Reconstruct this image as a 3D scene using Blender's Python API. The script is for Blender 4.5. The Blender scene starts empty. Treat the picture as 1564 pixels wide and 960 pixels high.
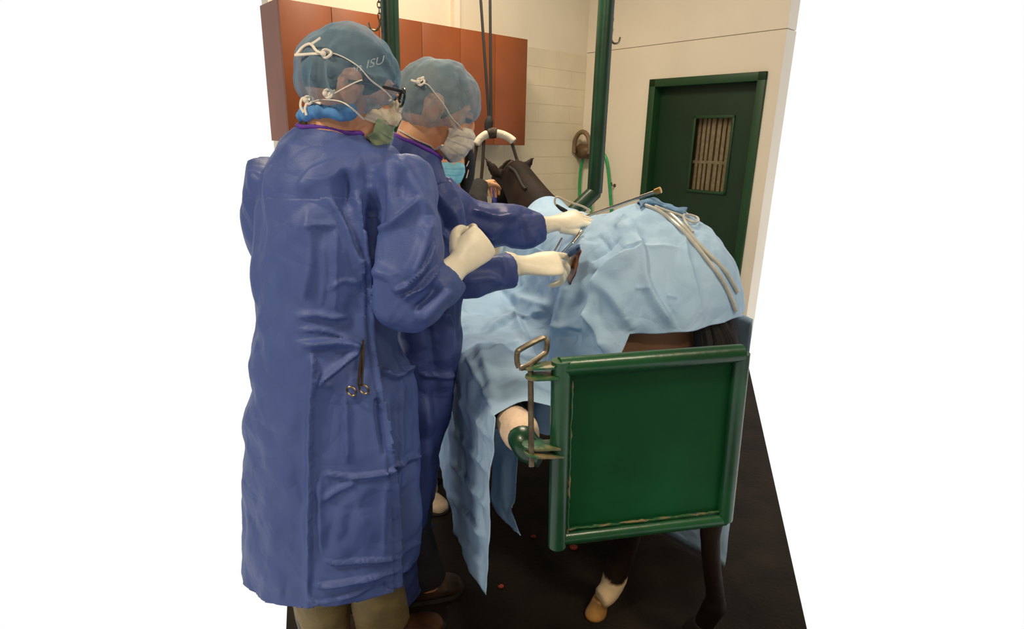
import bpy, bmesh, math, random
import numpy as np
from math import sin, cos, pi, radians, atan2, sqrt
from mathutils import Vector, Matrix
from mathutils.bvhtree import BVHTree
random.seed(4)
SC = bpy.context.scene
COL = SC.collection

# ------------------------------------------------------------------ camera model (1564 x 960)
F = 900.0; PIT = radians(16.5); ROL = radians(1.4); CZ = 1.55
_c, _s = cos(PIT), sin(PIT); _cr, _sr = cos(ROL), sin(ROL)
FW = np.array([0, _c, -_s]); U0 = np.array([0, _s, _c]); R0 = np.array([1.0, 0, 0])
RT = R0*_cr + U0*_sr; UP = U0*_cr - R0*_sr
CAM = np.array([0, 0, CZ])
def ray(px, py): return FW + RT*((px-782)/F) + UP*((480-py)/F)
def P(px, py, d): return CAM + ray(px, py)*d                      # depth along the optical axis
def PY(px, py, y): r = ray(px, py); return CAM + r*(y/r[1])
def PZ(px, py, z): r = ray(px, py); return CAM + r*((z-CZ)/r[2])
def PPL(px, py, p0, n):
    r = ray(px, py); n = np.array(n, float); return CAM + r*(np.dot(np.array(p0)-CAM, n)/np.dot(r, n))
def proj(V):
    Q = np.asarray(V, float)-CAM; d = Q@FW
    return np.stack([782+F*(Q@RT)/d, 480-F*(Q@UP)/d], -1), d
YA = radians(-16)
SU = np.array([sin(YA), cos(YA), 0]); SV = np.array([cos(YA), -sin(YA), 0]); ZV = np.array([0, 0, 1.0])
def S(v, u, z): return SV*v + SU*u + ZV*z                          # frame of the stocks: v right, u forward
def PV(px, py, v): return PPL(px, py, SV*v, SV)
def PU(px, py, u): return PPL(px, py, SU*u, SU)

# ------------------------------------------------------------------ materials
def lin(c):
    c = c/255.0
    return c/12.92 if c <= 0.04045 else ((c+0.055)/1.055)**2.4
def rgb(r, g, b): return (lin(r), lin(g), lin(b), 1)
def mat(name, col, rough=0.6, var=0.0, vscale=8.0, bump=0.0, bscale=60.0, metal=0.0, spec=0.5, col2=None, sheen=0.0, coat=0.0, lo=0.4, hi=0.6, sss=0.0, facet=0.0, fscale=7.0):
    m = bpy.data.materials.new(name); m.use_nodes = True
    nt = m.node_tree; b = nt.nodes['Principled BSDF']
    b.inputs['Base Color'].default_value = rgb(*col); b.inputs['Roughness'].default_value = rough
    b.inputs['Metallic'].default_value = metal; b.inputs['Specular IOR Level'].default_value = spec
    if sheen: b.inputs['Sheen Weight'].default_value = sheen
    if coat: b.inputs['Coat Weight'].default_value = coat
    if sss:
        b.inputs['Subsurface Weight'].default_value = sss; b.inputs['Subsurface Radius'].default_value = (0.01, 0.004, 0.002)
    tc = nt.nodes.new('ShaderNodeTexCoord')
    if var or col2:
        n = nt.nodes.new('ShaderNodeTexNoise'); n.inputs['Scale'].default_value = vscale; n.inputs['Detail'].default_value = 5
        nt.links.new(tc.outputs['Object'], n.inputs['Vector'])
        r = nt.nodes.new('ShaderNodeValToRGB'); r.color_ramp.elements[0].position = lo; r.color_ramp.elements[1].position = hi
        c2 = col2 or tuple(max(0, x*(1-var)) for x in col)
        r.color_ramp.elements[0].color = rgb(*c2); r.color_ramp.elements[1].color = rgb(*col)
        nt.links.new(n.outputs['Fac'], r.inputs['Fac']); nt.links.new(r.outputs['Color'], b.inputs['Base Color'])
    if facet:
        # crumpled-paper facets: ridges along the edges of warped cells
        n0 = nt.nodes.new('ShaderNodeTexNoise'); n0.inputs['Scale'].default_value = fscale*.6; nt.links.new(tc.outputs['Object'], n0.inputs['Vector'])
        mv = nt.nodes.new('ShaderNodeMix'); mv.data_type = 'VECTOR'; mv.inputs[0].default_value = .22
        nt.links.new(tc.outputs['Object'], mv.inputs[4]); nt.links.new(n0.outputs['Color'], mv.inputs[5])
        hs = []
        for k_, w_ in ((1.0, 1.0), (2.3, .4)):
            v_ = nt.nodes.new('ShaderNodeTexVoronoi'); v_.feature = 'DISTANCE_TO_EDGE'; v_.inputs['Scale'].default_value = fscale*k_
            nt.links.new(mv.outputs[1], v_.inputs['Vector'])
            q_ = nt.nodes.new('ShaderNodeMath'); q_.operation = 'MULTIPLY'; q_.inputs[1].default_value = w_; nt.links.new(v_.outputs['Distance'], q_.inputs[0]); hs.append(q_)
        ad = nt.nodes.new('ShaderNodeMath'); ad.operation = 'ADD'; nt.links.new(hs[0].outputs[0], ad.inputs[0]); nt.links.new(hs[1].outputs[0], ad.inputs[1])
        fb_ = nt.nodes.new('ShaderNodeBump'); fb_.inputs['Strength'].default_value = 1.0; fb_.inputs['Distance'].default_value = facet
        nt.links.new(ad.outputs[0], fb_.inputs['Height']); nt.links.new(fb_.outputs['Normal'], b.inputs['Normal'])
    if bump:
        n = nt.nodes.new('ShaderNodeTexNoise'); n.inputs['Scale'].default_value = bscale; n.inputs['Detail'].default_value = 4
        nt.links.new(tc.outputs['Object'], n.inputs['Vector'])
        bp = nt.nodes.new('ShaderNodeBump'); bp.inputs['Strength'].default_value = bump; bp.inputs['Distance'].default_value = 0.01
        nt.links.new(n.outputs['Fac'], bp.inputs['Height'])
        if facet: nt.links.new(fb_.outputs['Normal'], bp.inputs['Normal'])
        nt.links.new(bp.outputs['Normal'], b.inputs['Normal'])
    return m
def sheer(name, col, alpha, col2=None, vscale=30):
    """thin see-through nonwoven: a mix of transparent and diffuse"""
    m = mat(name, col, 0.8, var=0.12, vscale=vscale, col2=col2)
    nt = m.node_tree; b = nt.nodes['Principled BSDF']; out = nt.nodes['Material Output']
    t = nt.nodes.new('ShaderNodeBsdfTransparent'); mx = nt.nodes.new('ShaderNodeMixShader')
    lw = nt.nodes.new('ShaderNodeLayerWeight'); lw.inputs['Blend'].default_value = 0.35
    mr = nt.nodes.new('ShaderNodeMapRange'); mr.inputs['To Min'].default_value = alpha; mr.inputs['To Max'].default_value = min(1, alpha+0.5)
    nt.links.new(lw.outputs['Facing'], mr.inputs['Value'])
    nt.links.new(mr.outputs['Result'], mx.inputs['Fac']); nt.links.new(t.outputs[0], mx.inputs[1]); nt.links.new(b.outputs[0], mx.inputs[2])
    nt.links.new(mx.outputs[0], out.inputs['Surface'])
    return m

# ------------------------------------------------------------------ objects
def mesh_obj(name, V, Fc, m, parent=None, smooth=True):
    me = bpy.data.meshes.new(name)
    me.from_pydata([tuple(map(float, v)) for v in V], [], [tuple(map(int, f)) for f in Fc]); me.update()
    if smooth: me.polygons.foreach_set('use_smooth', [True]*len(me.polygons))
    o = bpy.data.objects.new(name, me); COL.objects.link(o)
    if m: me.materials.append(m)
    if parent:
        o.parent = parent
        o.matrix_parent_inverse = Matrix.Translation(-Vector(parent.location))
    return o
def fixn(o):
    bm = bmesh.new(); bm.from_mesh(o.data); bmesh.ops.recalc_face_normals(bm, faces=bm.faces); bm.to_mesh(o.data); bm.free(); return o
def autosmooth(o, deg=35):
    me = o.data; bm = bmesh.new(); bm.from_mesh(me)
    for e in bm.edges:
        e.smooth = not (len(e.link_faces) == 2 and e.calc_face_angle(0) > radians(deg))
    bm.to_mesh(me); bm.free(); me.polygons.foreach_set('use_smooth', [True]*len(me.polygons)); return o
def thing(name, label, cat, loc, group=None):
    o = bpy.data.objects.new(name, None); COL.objects.link(o); o.location = tuple(map(float, loc)); o.empty_display_size = 0.05
    o['label'] = label; o['category'] = cat
    if group: o['group'] = group
    return o
def tag(o, label, cat, group=None):
    o['label'] = label; o['category'] = cat
    if group: o['group'] = group
    return o
def struct(o): o['kind'] = 'structure'; return o

class MB:
    """collects shapes into one mesh"""
    def __init__(s): s.V = []; s.F = []
    def add(s, V, Fc):
        k = len(s.V); s.V += [np.array(v, float) for v in V]; s.F += [tuple(i+k for i in f) for f in Fc]; return s
    def box(s, o, x, y, z):
        """corner o and three edge vectors"""
        o, x, y, z = (np.array(a, float) for a in (o, x, y, z))
        V = [o, o+x, o+x+y, o+y, o+z, o+x+z, o+x+y+z, o+y+z]
        return s.add(V, [(0,3,2,1),(4,5,6,7),(0,1,5,4),(1,2,6,5),(2,3,7,6),(3,0,4,7)])
    def tube(s, path, r, seg=12, n=0, cap=True, flat=None, closed=False):
        return s.add(*tube_data(path, r, seg, n, cap, flat, closed))
    def build(s, name, m, parent=None, smooth=True, bevel=0):
        o = mesh_obj(name, s.V, s.F, m, parent, smooth); fixn(o)
        if bevel:
            md = o.modifiers.new('b', 'BEVEL'); md.width = bevel; md.segments = 2; md.limit_method = 'ANGLE'
            apply_mods(o)
        if smooth: autosmooth(o)
        return o
def apply_mods(o):
    dg = bpy.context.evaluated_depsgraph_get(); dg.update()
    me = bpy.data.meshes.new_from_object(o.evaluated_get(dg)); old = o.data
    o.modifiers.clear(); nm = old.name; o.data = me; bpy.data.meshes.remove(old); me.name = nm

def cr_spline(pts, n):
    """Catmull-Rom through pts (k, dim) -> n samples"""
    pts = np.asarray(pts, float); k = len(pts)
    if k < 3: t = np.linspace(0, 1, n)[:, None]; return pts[0]*(1-t)+pts[-1]*t
    ext = np.vstack([2*pts[0]-pts[1], pts, 2*pts[-1]-pts[-2]])
    t = np.linspace(0, k-1, n); i = np.minimum(t.astype(int), k-2); f = (t-i)[:, None]
    p0, p1, p2, p3 = ext[i], ext[i+1], ext[i+2], ext[i+3]
    return 0.5*((2*p1)+(-p0+p2)*f+(2*p0-5*p1+4*p2-p3)*f*f+(-p0+3*p1-3*p2+p3)*f**3)
def tube_data(path, r, seg=12, n=0, cap=True, flat=None, closed=False):
    """round tube along path; r number or list; flat=(up vector, ratio) squashes it into a ribbon"""
    path = np.asarray(path, float)
    rr = np.full(len(path), r, float) if np.isscalar(r) else np.asarray(r, float)
    if closed: path = np.vstack([path, path[:1]]); rr = np.append(rr, rr[0])
    if n: both = cr_spline(np.hstack([path, rr[:, None]]), n); path, rr = both[:, :3], both[:, 3]
    T = np.gradient(path, axis=0); T /= np.linalg.norm(T, axis=1)[:, None]+1e-12
    a = np.array([0, 0, 1.0]) if abs(T[0][2]) < .9 else np.array([1.0, 0, 0])
    if flat is not None: a = np.array(flat[0], float)
    N = np.cross(T[0], a); N /= np.linalg.norm(N); V = []
    for i in range(len(path)):
        if flat is not None:
            N = np.cross(T[i], a); N /= np.linalg.norm(N)+1e-12
        else:
            N = N-T[i]*np.dot(N, T[i]); N /= np.linalg.norm(N)+1e-12
        B = np.cross(T[i], N); q = flat[1] if flat is not None else 1
        for k in range(seg):
            A = 2*pi*k/seg; V.append(path[i]+rr[i]*(cos(A)*N+q*sin(A)*B))
    Fc = []
    for i in range(len(path)-1):
        for k in range(seg):
            k2 = (k+1) % seg; Fc.append((i*seg+k, i*seg+k2, (i+1)*seg+k2, (i+1)*seg+k))
    if cap and not closed:
        Fc.append(tuple(range(seg-1, -1, -1))); Fc.append(tuple(range((len(path)-1)*seg, len(path)*seg)))
    return V, Fc
def loft_data(rings, n=0, m=0, cap=(True, True)):
    """closed rings of equal count -> surface, resampled to n rows"""
    R = np.asarray(rings, float)
    if n: R = cr_spline(R.reshape(len(R), -1), n).reshape(n, R.shape[1], 3)
    k = R.shape[1]; V = R.reshape(-1, 3); Fc = []
    for i in range(len(R)-1):
        for j in range(k):
            j2 = (j+1) % k; Fc.append((i*k+j, i*k+j2, (i+1)*k+j2, (i+1)*k+j))
    if cap[0]: Fc.append(tuple(range(k-1, -1, -1)))
    if cap[1]: Fc.append(tuple(range((len(R)-1)*k, len(R)*k)))
    return V, Fc
def grid_data(G):
    G = np.asarray(G, float); a, b = G.shape[:2]
    return G.reshape(-1, 3), [(i*b+j, i*b+j+1, (i+1)*b+j+1, (i+1)*b+j) for i in range(a-1) for j in range(b-1)]
def grid_up(G, n, m):
    G = np.asarray(G, float); a, b = G.shape[:2]
    H = cr_spline(G.reshape(a, -1), n).reshape(n, b, 3).transpose(1, 0, 2)
    return cr_spline(H.reshape(b, -1), m).reshape(m, n, 3).transpose(1, 0, 2)
def ell(c, r, rot=None, nu=24, nv=16):
    V = []; Fc = []
    for i in range(nv+1):
        th = pi*i/nv
        for j in range(nu):
            ph = 2*pi*j/nu; p = np.array([r[0]*sin(th)*cos(ph), r[1]*sin(th)*sin(ph), r[2]*cos(th)])
            if rot is not None: p = rot@p
            V.append(np.array(c)+p)
    for i in range(nv):
        for j in range(nu):
            j2 = (j+1) % nu; Fc.append((i*nu+j, (i+1)*nu+j, (i+1)*nu+j2, i*nu+j2))
    return V, Fc
def fuse(name, mb, m, parent=None, voxel=0.01, smooth=6, fac=0.5):
    """one continuous skin around overlapping volumes"""
    o = mesh_obj(name, mb.V, mb.F, m, None); bm = bmesh.new(); bm.from_mesh(o.data)
    bmesh.ops.remove_doubles(bm, verts=bm.verts, dist=1e-6); bmesh.ops.recalc_face_normals(bm, faces=bm.faces); bm.to_mesh(o.data); bm.free()
    r = o.modifiers.new('r', 'REMESH'); r.mode = 'VOXEL'; r.voxel_size = voxel; r.use_smooth_shade = True
    if smooth:
        s = o.modifiers.new('s', 'SMOOTH'); s.factor = fac; s.iterations = smooth
    apply_mods(o)
    if not o.data.materials: o.data.materials.append(m)
    o.data.polygons.foreach_set('use_smooth', [True]*len(o.data.polygons))
    if parent:
        o.parent = parent; o.matrix_parent_inverse = Matrix.Translation(-Vector(parent.location))
    return o
def get_v(o):
    V = np.empty(len(o.data.vertices)*3); o.data.vertices.foreach_get('co', V); return V.reshape(-1, 3)
def get_n(o):
    V = np.empty(len(o.data.vertices)*3); o.data.vertices.foreach_get('normal', V); return V.reshape(-1, 3)
def set_v(o, V): o.data.vertices.foreach_set('co', np.asarray(V, float).ravel()); o.data.update()
def bvh(*objs):
    V = []; Fc = []
    for o in objs:
        k = len(V); V += [tuple(v.co) for v in o.data.vertices]; Fc += [tuple(i+k for i in p.vertices) for p in o.data.polygons]
    return BVHTree.FromPolygons(V, Fc)
def hit(tree, px, py, off=0.0):
    """where the line of sight through a pixel meets a surface, lifted off along its normal"""
    r = ray(px, py); r = r/np.linalg.norm(r); h = tree.ray_cast(Vector(CAM), Vector(r))
    if h[0] is None: return None
    n = np.array(h[1]);
    if np.dot(n, r) > 0: n = -n
    return np.array(h[0])+n*off

# ------------------------------------------------------------------ cloth relief
_rng = np.random.default_rng(7); _PERM = np.concatenate([_rng.permutation(256)]*3); _GR = _rng.normal(size=(256, 3)); _GR /= np.linalg.norm(_GR, axis=1)[:, None]
def noise3(p):
    p = np.asarray(p, float); i = np.floor(p).astype(int); f = p-i; i &= 255; u = f*f*f*(f*(f*6-15)+10); out = 0
    for dx in (0, 1):
        for dy in (0, 1):
            for dz in (0, 1):
                h = _PERM[_PERM[_PERM[i[:, 0]+dx]+i[:, 1]+dy]+i[:, 2]+dz]; g = _GR[h]
                w = (u[:, 0] if dx else 1-u[:, 0])*(u[:, 1] if dy else 1-u[:, 1])*(u[:, 2] if dz else 1-u[:, 2])
                out = out+w*((f-np.array([dx, dy, dz]))*g).sum(1)
    return out
def crumple(V, amp, freq, stretch=(1, 1, 1), seed=0.0):
    """straight sharp creases with flat facets between them, as in paper-like nonwoven cloth"""
    rg = np.random.default_rng(int(seed*10)+3); q = V*np.array(stretch)*freq; d = np.zeros(len(V))
    w = np.stack([noise3(q*.45+seed+31), noise3(q*.45+seed+57), noise3(q*.45+seed+83)], -1)*.55
    for k in range(9):
        n = rg.normal(size=3); n /= np.linalg.norm(n); f = rg.uniform(.55, 1.5); x = (q+w)@n*f+rg.uniform(0, 9)
        t = np.abs(x-np.floor(x+.5))*2
        m = np.clip(noise3(q*.5+rg.uniform(0, 200, 3))*2.6+.25, 0, 1)
        d += (t-.5)*m/f*.62
    d += (0.3-np.abs(noise3(q*1.7+seed)))*.22
    return d*amp
def seg_dist(Q, poly):
    """distance to a polyline, signed side, and position along it (0..1)"""
    best = np.full(len(Q), 1e9); side = np.zeros(len(Q)); tt = np.zeros(len(Q)); poly = np.asarray(poly, float); n = len(poly)-1
    for k in range(n):
        a, b = poly[k], poly[k+1]; ab = b-a; L = (ab@ab)+1e-9; t = np.clip(((Q-a)@ab)/L, 0, 1)
        d = Q-(a+t[:, None]*ab); dist = np.hypot(d[:, 0], d[:, 1]); cr = ab[0]*(Q[:, 1]-a[1])-ab[1]*(Q[:, 0]-a[0])
        m = dist < best; best[m] = dist[m]; side[m] = np.sign(cr[m]); tt[m] = (k+t[m])/n
    return best, side, tt
def relief(o, strokes, amp=0.0, freq=8.0, stretch=(1, 1, 1), seed=0.0, cr2=None, mask=None):
    """folds: (kind, polyline in photo pixels, width px, height m). ridge = round, crease = sharp, step = one side lifted"""
    V = get_v(o); N = get_n(o); Q, d = proj(V); front = ((V-CAM)*N).sum(1) < 0
    D = np.zeros(len(V))
    if amp: D += crumple(V, amp, freq, stretch, seed)
    if cr2: D += crumple(V, cr2[0], cr2[1], stretch, seed+5)
    for st in strokes:
        kind, poly, w, h = st[:4]
        b, sd, t = seg_dist(Q, cr_spline(poly, max(8, len(poly)*5)) if len(poly) > 2 else poly)
        taper = np.clip(np.minimum(t, 1-t)*6, 0, 1) if kind != 'step' else np.clip(np.minimum(t, 1-t)*12, 0, 1)
        if kind == 'ridge': g = h*np.exp(-(b/w)**2)*taper
        elif kind == 'crease': g = h*np.exp(-np.abs(b)/w)*taper
        elif kind == 'lap': g = h*np.where(sd > 0, np.exp(-(b/w)**2), np.exp(-(b/(w*0.22))**2))*taper     # steep on one side
        elif kind == 'pal': g = h*np.where(sd < 0, np.exp(-(b/w)**2), np.exp(-(b/(w*0.22))**2))*taper
        elif kind == 'flap': g = np.where(sd > 0, h*np.exp(-(b/w)**2)*np.clip(b/1.5, 0, 1), 0)*np.clip(np.minimum(t*20, 1), 0, 1)   # overlapping layer
        D += np.where(front, g, 0)
    if mask is not None: D *= mask(V)
    set_v(o, V+N*D[:, None]); return o
# ------------------------------------------------------------------ palette
M_WALL = mat('painted wall', (232, 222, 200), 0.7, var=0.03, vscale=1.5, bump=0.05, bscale=120)
M_WALL2 = mat('painted block', (226, 214, 186), 0.6, var=0.05, vscale=2, bump=0.1, bscale=90)
M_WALL3 = mat('pale wall panel', (236, 226, 208), 0.6, var=0.03, vscale=1.2, bump=0.03, bscale=60)
M_FLOOR = mat('dark rubber floor', (40, 31, 23), 0.75, col2=(22, 17, 12), vscale=5, bump=0.35, bscale=70, lo=.35, hi=.7, spec=.2)
M_WOOD = mat('cabinet laminate', (134, 68, 25), 0.5, var=0.08, vscale=3)
M_GREEN = mat('green enamel', (20, 78, 44), 0.34, col2=(14, 60, 34), vscale=6, bump=0.08, bscale=40, coat=.1)
M_POST = mat('dark green enamel', (16, 60, 36), .36, col2=(12, 48, 28), vscale=6, bump=.08, bscale=40)
M_GPANEL = mat('green sheet metal', (12, 80, 40), 0.55, col2=(9, 66, 34), vscale=3, spec=.15, bump=0.1, bscale=14)
M_GREEN_W = mat('worn green enamel', (38, 88, 54), 0.4, col2=(128, 112, 78), vscale=22, lo=.38, hi=.52, bump=.2, bscale=60)
M_DOOR = mat('green door paint', (13, 50, 26), 0.5, var=0.1, vscale=3)
M_DOORF = mat('green door frame paint', (22, 66, 32), 0.5, var=0.08, vscale=4)
M_STEEL = mat('worn steel', (150, 140, 122), 0.35, var=0.25, vscale=40, metal=0.85)
M_SS = mat('surgical steel', (190, 185, 175), 0.22, metal=1.0)
M_BLACK = mat('black webbing', (20, 19, 19), 0.8, var=.2, vscale=60)
M_FOAM = mat('white foam', (214, 206, 188), 0.85, var=0.1, vscale=20, bump=.3, bscale=80)

# ------------------------------------------------------------------ room
YB = radians(49.5); DB = -np.array([sin(YB), cos(YB), 0]); YR = radians(40.5); DR = np.array([sin(YR), -cos(YR), 0])
_r = ray(889, 215); CN = CAM + _r*(6.1/_r[1]); CN[2] = 0
NB = np.array([cos(YB), -sin(YB), 0]); NR = -np.array([cos(YR), sin(YR), 0])      # towards the room
def onB(px, py, off=0.0): return PPL(px, py, CN+NB*off, NB)
def onR(px, py, off=0.0): return PPL(px, py, CN+NR*off, NR)
def tB(p): return float(np.dot(p-CN, DB))
def tR(p): return float(np.dot(p-CN, DR))
def WBp(t, z, off=0.0): return CN+DB*t+NB*off+ZV*z
def WRp(t, z, off=0.0): return CN+DR*t+NR*off+ZV*z
TOP = 3.6
tL = tB(onB(426, 200, .0)); dL = tR(onR(988, 200)); zDT = onR(988, 122)[2]
tW0 = tR(onR(1051, 200)); zW1 = onR(1052, 176)[2]; zW0 = onR(1046, 293)[2]
zSeamR = onR(1000, 69)[2]; zSeamB = onB(850, 78)[2]
zDT = min(max(zDT, 2.0), 2.5)
dRt = dL+1.06                                            # right side of the door frame
tRend = dRt+0.10
def wall_box(name, fn, t0, t1, z0, z1, th, m):
    b = MB(); n = (NB if fn is WBp else NR); d = (DB if fn is WBp else DR)
    b.box(fn(t0, z0, -th), d*(t1-t0), n*th, ZV*(z1-z0)); return struct(b.build(name, m, smooth=False))
wb = MB(); wb.box(WBp(-0.12, 0, -.12), DB*(tL+.12), NB*.12, ZV*(zSeamB))
wob = struct(wb.build('wall_back', M_WALL2, smooth=False))
# the courses of painted block show as shallow level joints: narrow raised block faces
cb = MB(); h = zSeamB/15
for k in range(15):
    off = 0.2 if k % 2 else 0.0; x = -off
    while x < tL:
        a, e = max(x, 0)+.003, min(x+.4, tL)-.003
        if e > a: cb.box(WBp(a, k*h+.003, 0), DB*(e-a), NB*.0025, ZV*(h-.006))
        x += .4
co = struct(cb.build('block_facing', M_WALL2, wob, smooth=False))
wall_box('wall_back_upper', WBp, -0.12, tL, zSeamB, TOP, .118, M_WALL)
pl = tB(onB(697, 10)); pl2 = tB(onB(688, 10))
tb = MB(); tb.box(WBp(pl, zSeamB, 0), DB*(pl2-pl), NB*.05, ZV*(TOP-zSeamB)); struct(tb.build('trim_1', M_WALL3, smooth=False))
# right wall around the doorway
rb = MB()
rb.box(WRp(0, 0, -.14), DR*dL, NR*.14, ZV*zSeamR).box(WRp(dL, zDT, -.14), DR*(dRt-dL), NR*.14, ZV*(zSeamR-zDT)).box(WRp(dRt, 0, -.14), DR*(tRend-dRt), NR*.14, ZV*zSeamR)
struct(rb.build('wall_right', M_WALL3, smooth=False))
wall_box('wall_right_upper', WRp, 0, tRend, zSeamR+.006, TOP, .132, M_WALL3)
sb = MB(); sb.box(WRp(0, zSeamR, -.01), DR*tRend, NR*.006, ZV*.006); struct(sb.build('trim_2', mat('seam shade', (150, 138, 118), .8), smooth=False))
# floor
f_r = PZ(1236, 975, 0); near = -0.6*SU
FL = [WBp(tL, 0), WBp(-.12, 0), WRp(tRend, 0), f_r, f_r+(-SU)*1.7, S(-.02, -.9, 0), PZ(436, 985, 0)]
fb = MB(); n = len(FL)
fb.add(FL+[p-ZV*.06 for p in FL], [tuple(range(n)), tuple(range(2*n-1, n-1, -1))]+[(i, i+n, (i+1) % n+n, (i+1) % n) for i in range(n)])
struct(fb.build('floor', M_FLOOR, smooth=False))

# door: frame, leaf, window with blinds
dr = struct(mesh_obj('door_1', *(lambda b: (b.V, b.F))(MB()
    .box(WRp(dL+.06, 0.0, -.12), DR*(tW0-dL-.06), NR*.045, ZV*(zDT-.05))
    .box(WRp(tW0, 0.0, -.12), DR*(dRt-.06-tW0), NR*.045, ZV*(zW0))
    .box(WRp(tW0, zW1, -.12), DR*(dRt-.06-tW0), NR*.045, ZV*(zDT-.05-zW1))
    .box(WRp(dRt-.26, zW0, -.12), DR*.2, NR*.045, ZV*(zW1-zW0))), M_DOOR, None, False)); fixn(dr)
fr = MB(); w = .065
fr.box(WRp(dL, 0, -.14), DR*w, NR*.165, ZV*zDT).box(WRp(dRt-w, 0, -.14), DR*w, NR*.165, ZV*zDT).box(WRp(dL, zDT-w, -.14), DR*(dRt-dL), NR*.165, ZV*w)
fr.build('door_frame', M_DOORF, dr, bevel=.004)
MB().box(WRp(dL, 0, -.15), DR*(dRt-dL), NR*.15, ZV*.008).build('threshold', M_STEEL, dr, smooth=False)
w1 = dRt-.26
fw = MB(); g = .022
for (a, b_, c_, d_) in ((tW0, w1, zW0, zW0+g), (tW0, w1, zW1-g, zW1), (tW0, tW0+g, zW0, zW1), (w1-g, w1, zW0, zW1)):
    fw.box(WRp(a, c_, -.075), DR*(b_-a), NR*.014, ZV*(d_-c_))
fw.build('window_frame', M_DOORF, dr, bevel=.002)
gl = bpy.data.materials.new('window glass'); gl.use_nodes = True
_b = gl.node_tree.nodes['Principled BSDF']; _b.inputs['Transmission Weight'].default_value = 1.0; _b.inputs['Roughness'].default_value = .05; _b.inputs['IOR'].default_value = 1.1
MB().box(WRp(tW0+.01, zW0+.01, -.10), DR*(w1-tW0-.02), NR*.004, ZV*(zW1-zW0-.02)).build('pane', gl, dr, smooth=False)
M_BL1 = mat('cream blind', (188, 172, 132), .7, var=.1, vscale=30); M_BL2 = mat('brown blind', (112, 82, 56), .7, var=.1, vscale=30)
x = tW0+.015; k = 0; bl = [MB(), MB()]; bl[1].box(WRp(tW0-.02, zW0-.02, -.139), DR*(w1-tW0+.04), NR*.002, ZV*(zW1-zW0+.04))
while x < w1-.02:
    ww = (.030, .017)[k % 2]*(.8+.4*random.random()); bl[k % 2].box(WRp(x, zW0+.0, -.13-.012*(k % 2)), DR*ww, NR*.003, ZV*(zW1-zW0)); x += ww; k += 1
bl[0].build('blind_slats', M_BL1, dr, smooth=False); bl[1].build('blind_backing', M_BL2, dr, smooth=False)
zbar = onR(1075, 248)[2]
MB().box(WRp(tW0, zbar-.012, -.118), DR*(w1-tW0), NR*.006, ZV*.024).build('cross_bar', M_BL1, dr, smooth=False)
MB().tube([WRp(dL+.16, 1.0, -.075), WRp(dL+.16, 1.0, -.02), WRp(dL+.28, 1.0, -.02)], .011, 10).build('door_handle', M_STEEL, dr)

# wall cabinets: front plane .33 m off the wall
OFF = .33
ta = tB(onB(804, 140, OFF)); z_t = onB(806, 60, OFF)[2]; z_b = onB(801, 222, OFF)[2]
tb1 = tB(onB(755, 140, OFF)); tb4 = tB(onB(512, 140, OFF)); wd = (tb4-tb1)/4
cl = ['brown laminate wall cabinet nearest the corner, behind the black hoist straps',
      'middle brown laminate wall cabinet of the row, above and behind the shorter surgeon',
      'brown laminate wall cabinet at the left end of the row, behind the taller surgeon']
for i in range(3):
    t0 = ta+2*wd*i
    c = thing('wall_cabinet', cl[i], 'cabinet', WBp(t0+wd, z_b, OFF/2), 'brown wall cabinets')
    MB().box(WBp(t0, z_b, 0.003), DB*(2*wd-.001), NB*(OFF-.022), ZV*(z_t-z_b)).build('cabinet_body', M_WOOD, c, smooth=False)
    for j in range(2):
        MB().box(WBp(t0+j*wd+.0015, z_b+.001, OFF-.02), DB*(wd-.003), NB*.02, ZV*(z_t-z_b-.002)).build('door', M_WOOD, c, bevel=.002)

# hose hanger and green hose on the right wall
h0 = onR(896, 226, .05)
hg = thing('hose_hanger', 'brown bowl-shaped hose hanger on the pale wall behind the green post', 'hose hanger', h0)
ex, ez = DR, ZV
b = MB()
ring = [h0+ex*(.105*cos(a))+ez*(.15*sin(a)) for a in np.linspace(radians(-20), radians(200), 18)]
b.tube([p+NR*.07 for p in ring], .022, 10)
b.build('hanger_arch', mat('brown plastic', (122, 100, 74), .5, var=.1), hg)
prof = [(.0, .10), (.03, .085), (.07, .08), (.10, .095)]
rings = [[h0+NR*(o-.045)+ex*(r*1.15*cos(a))+ez*(r*.75*sin(a)-.03) for a in np.linspace(0, 2*pi, 20, endpoint=False)] for o, r in prof]
o = mesh_obj('hanger_bowl', *loft_data(rings), mat('brown plastic bowl', (112, 90, 66), .5, var=.1), hg)
M_HOSE = mat('green hose rubber', (38, 158, 96), .4, var=.1, vscale=30)
hb = MB()
d0 = proj(h0)[1]
hb.tube([onR(x_, y_, .055) for x_, y_ in ((888, 330), (885, 290), (888, 252), (895, 236), (906, 229), (918, 231), (926, 243), (930, 270), (933, 310), (935, 340))], .0155, 10, n=40)
hb.tube([onR(x_, y_, .09) for x_, y_ in ((903, 330), (902, 310), (903, 280), (904, 240), (906, 231), (908, 236))], .0145, 10, n=30)
hb.tube([onR(x_, y_, .055) for x_, y_ in ((888, 330), (890, 352), (897, 352), (903, 330))], .0145, 10, n=16)
hb.tube([onR(x_, y_, .055) for x_, y_ in ((935, 340), (936, 370), (934, 400), (925, 425))], .0155, 10, n=16)
tag(hb.build('garden_hose', M_HOSE), 'bright green rubber hose looped over the brown wall hanger', 'hose')
hk = onR(939, 283, 0); dk = NR
b = MB().tube([hk, hk+dk*.04, hk+dk*.05+ZV*.03], .006, 8).tube([hk+dk*.0, hk+dk*.006], .016, 12)
tag(b.build('wall_hook', M_STEEL), 'small steel hook on the pale wall beside the green hose', 'hook')

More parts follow.
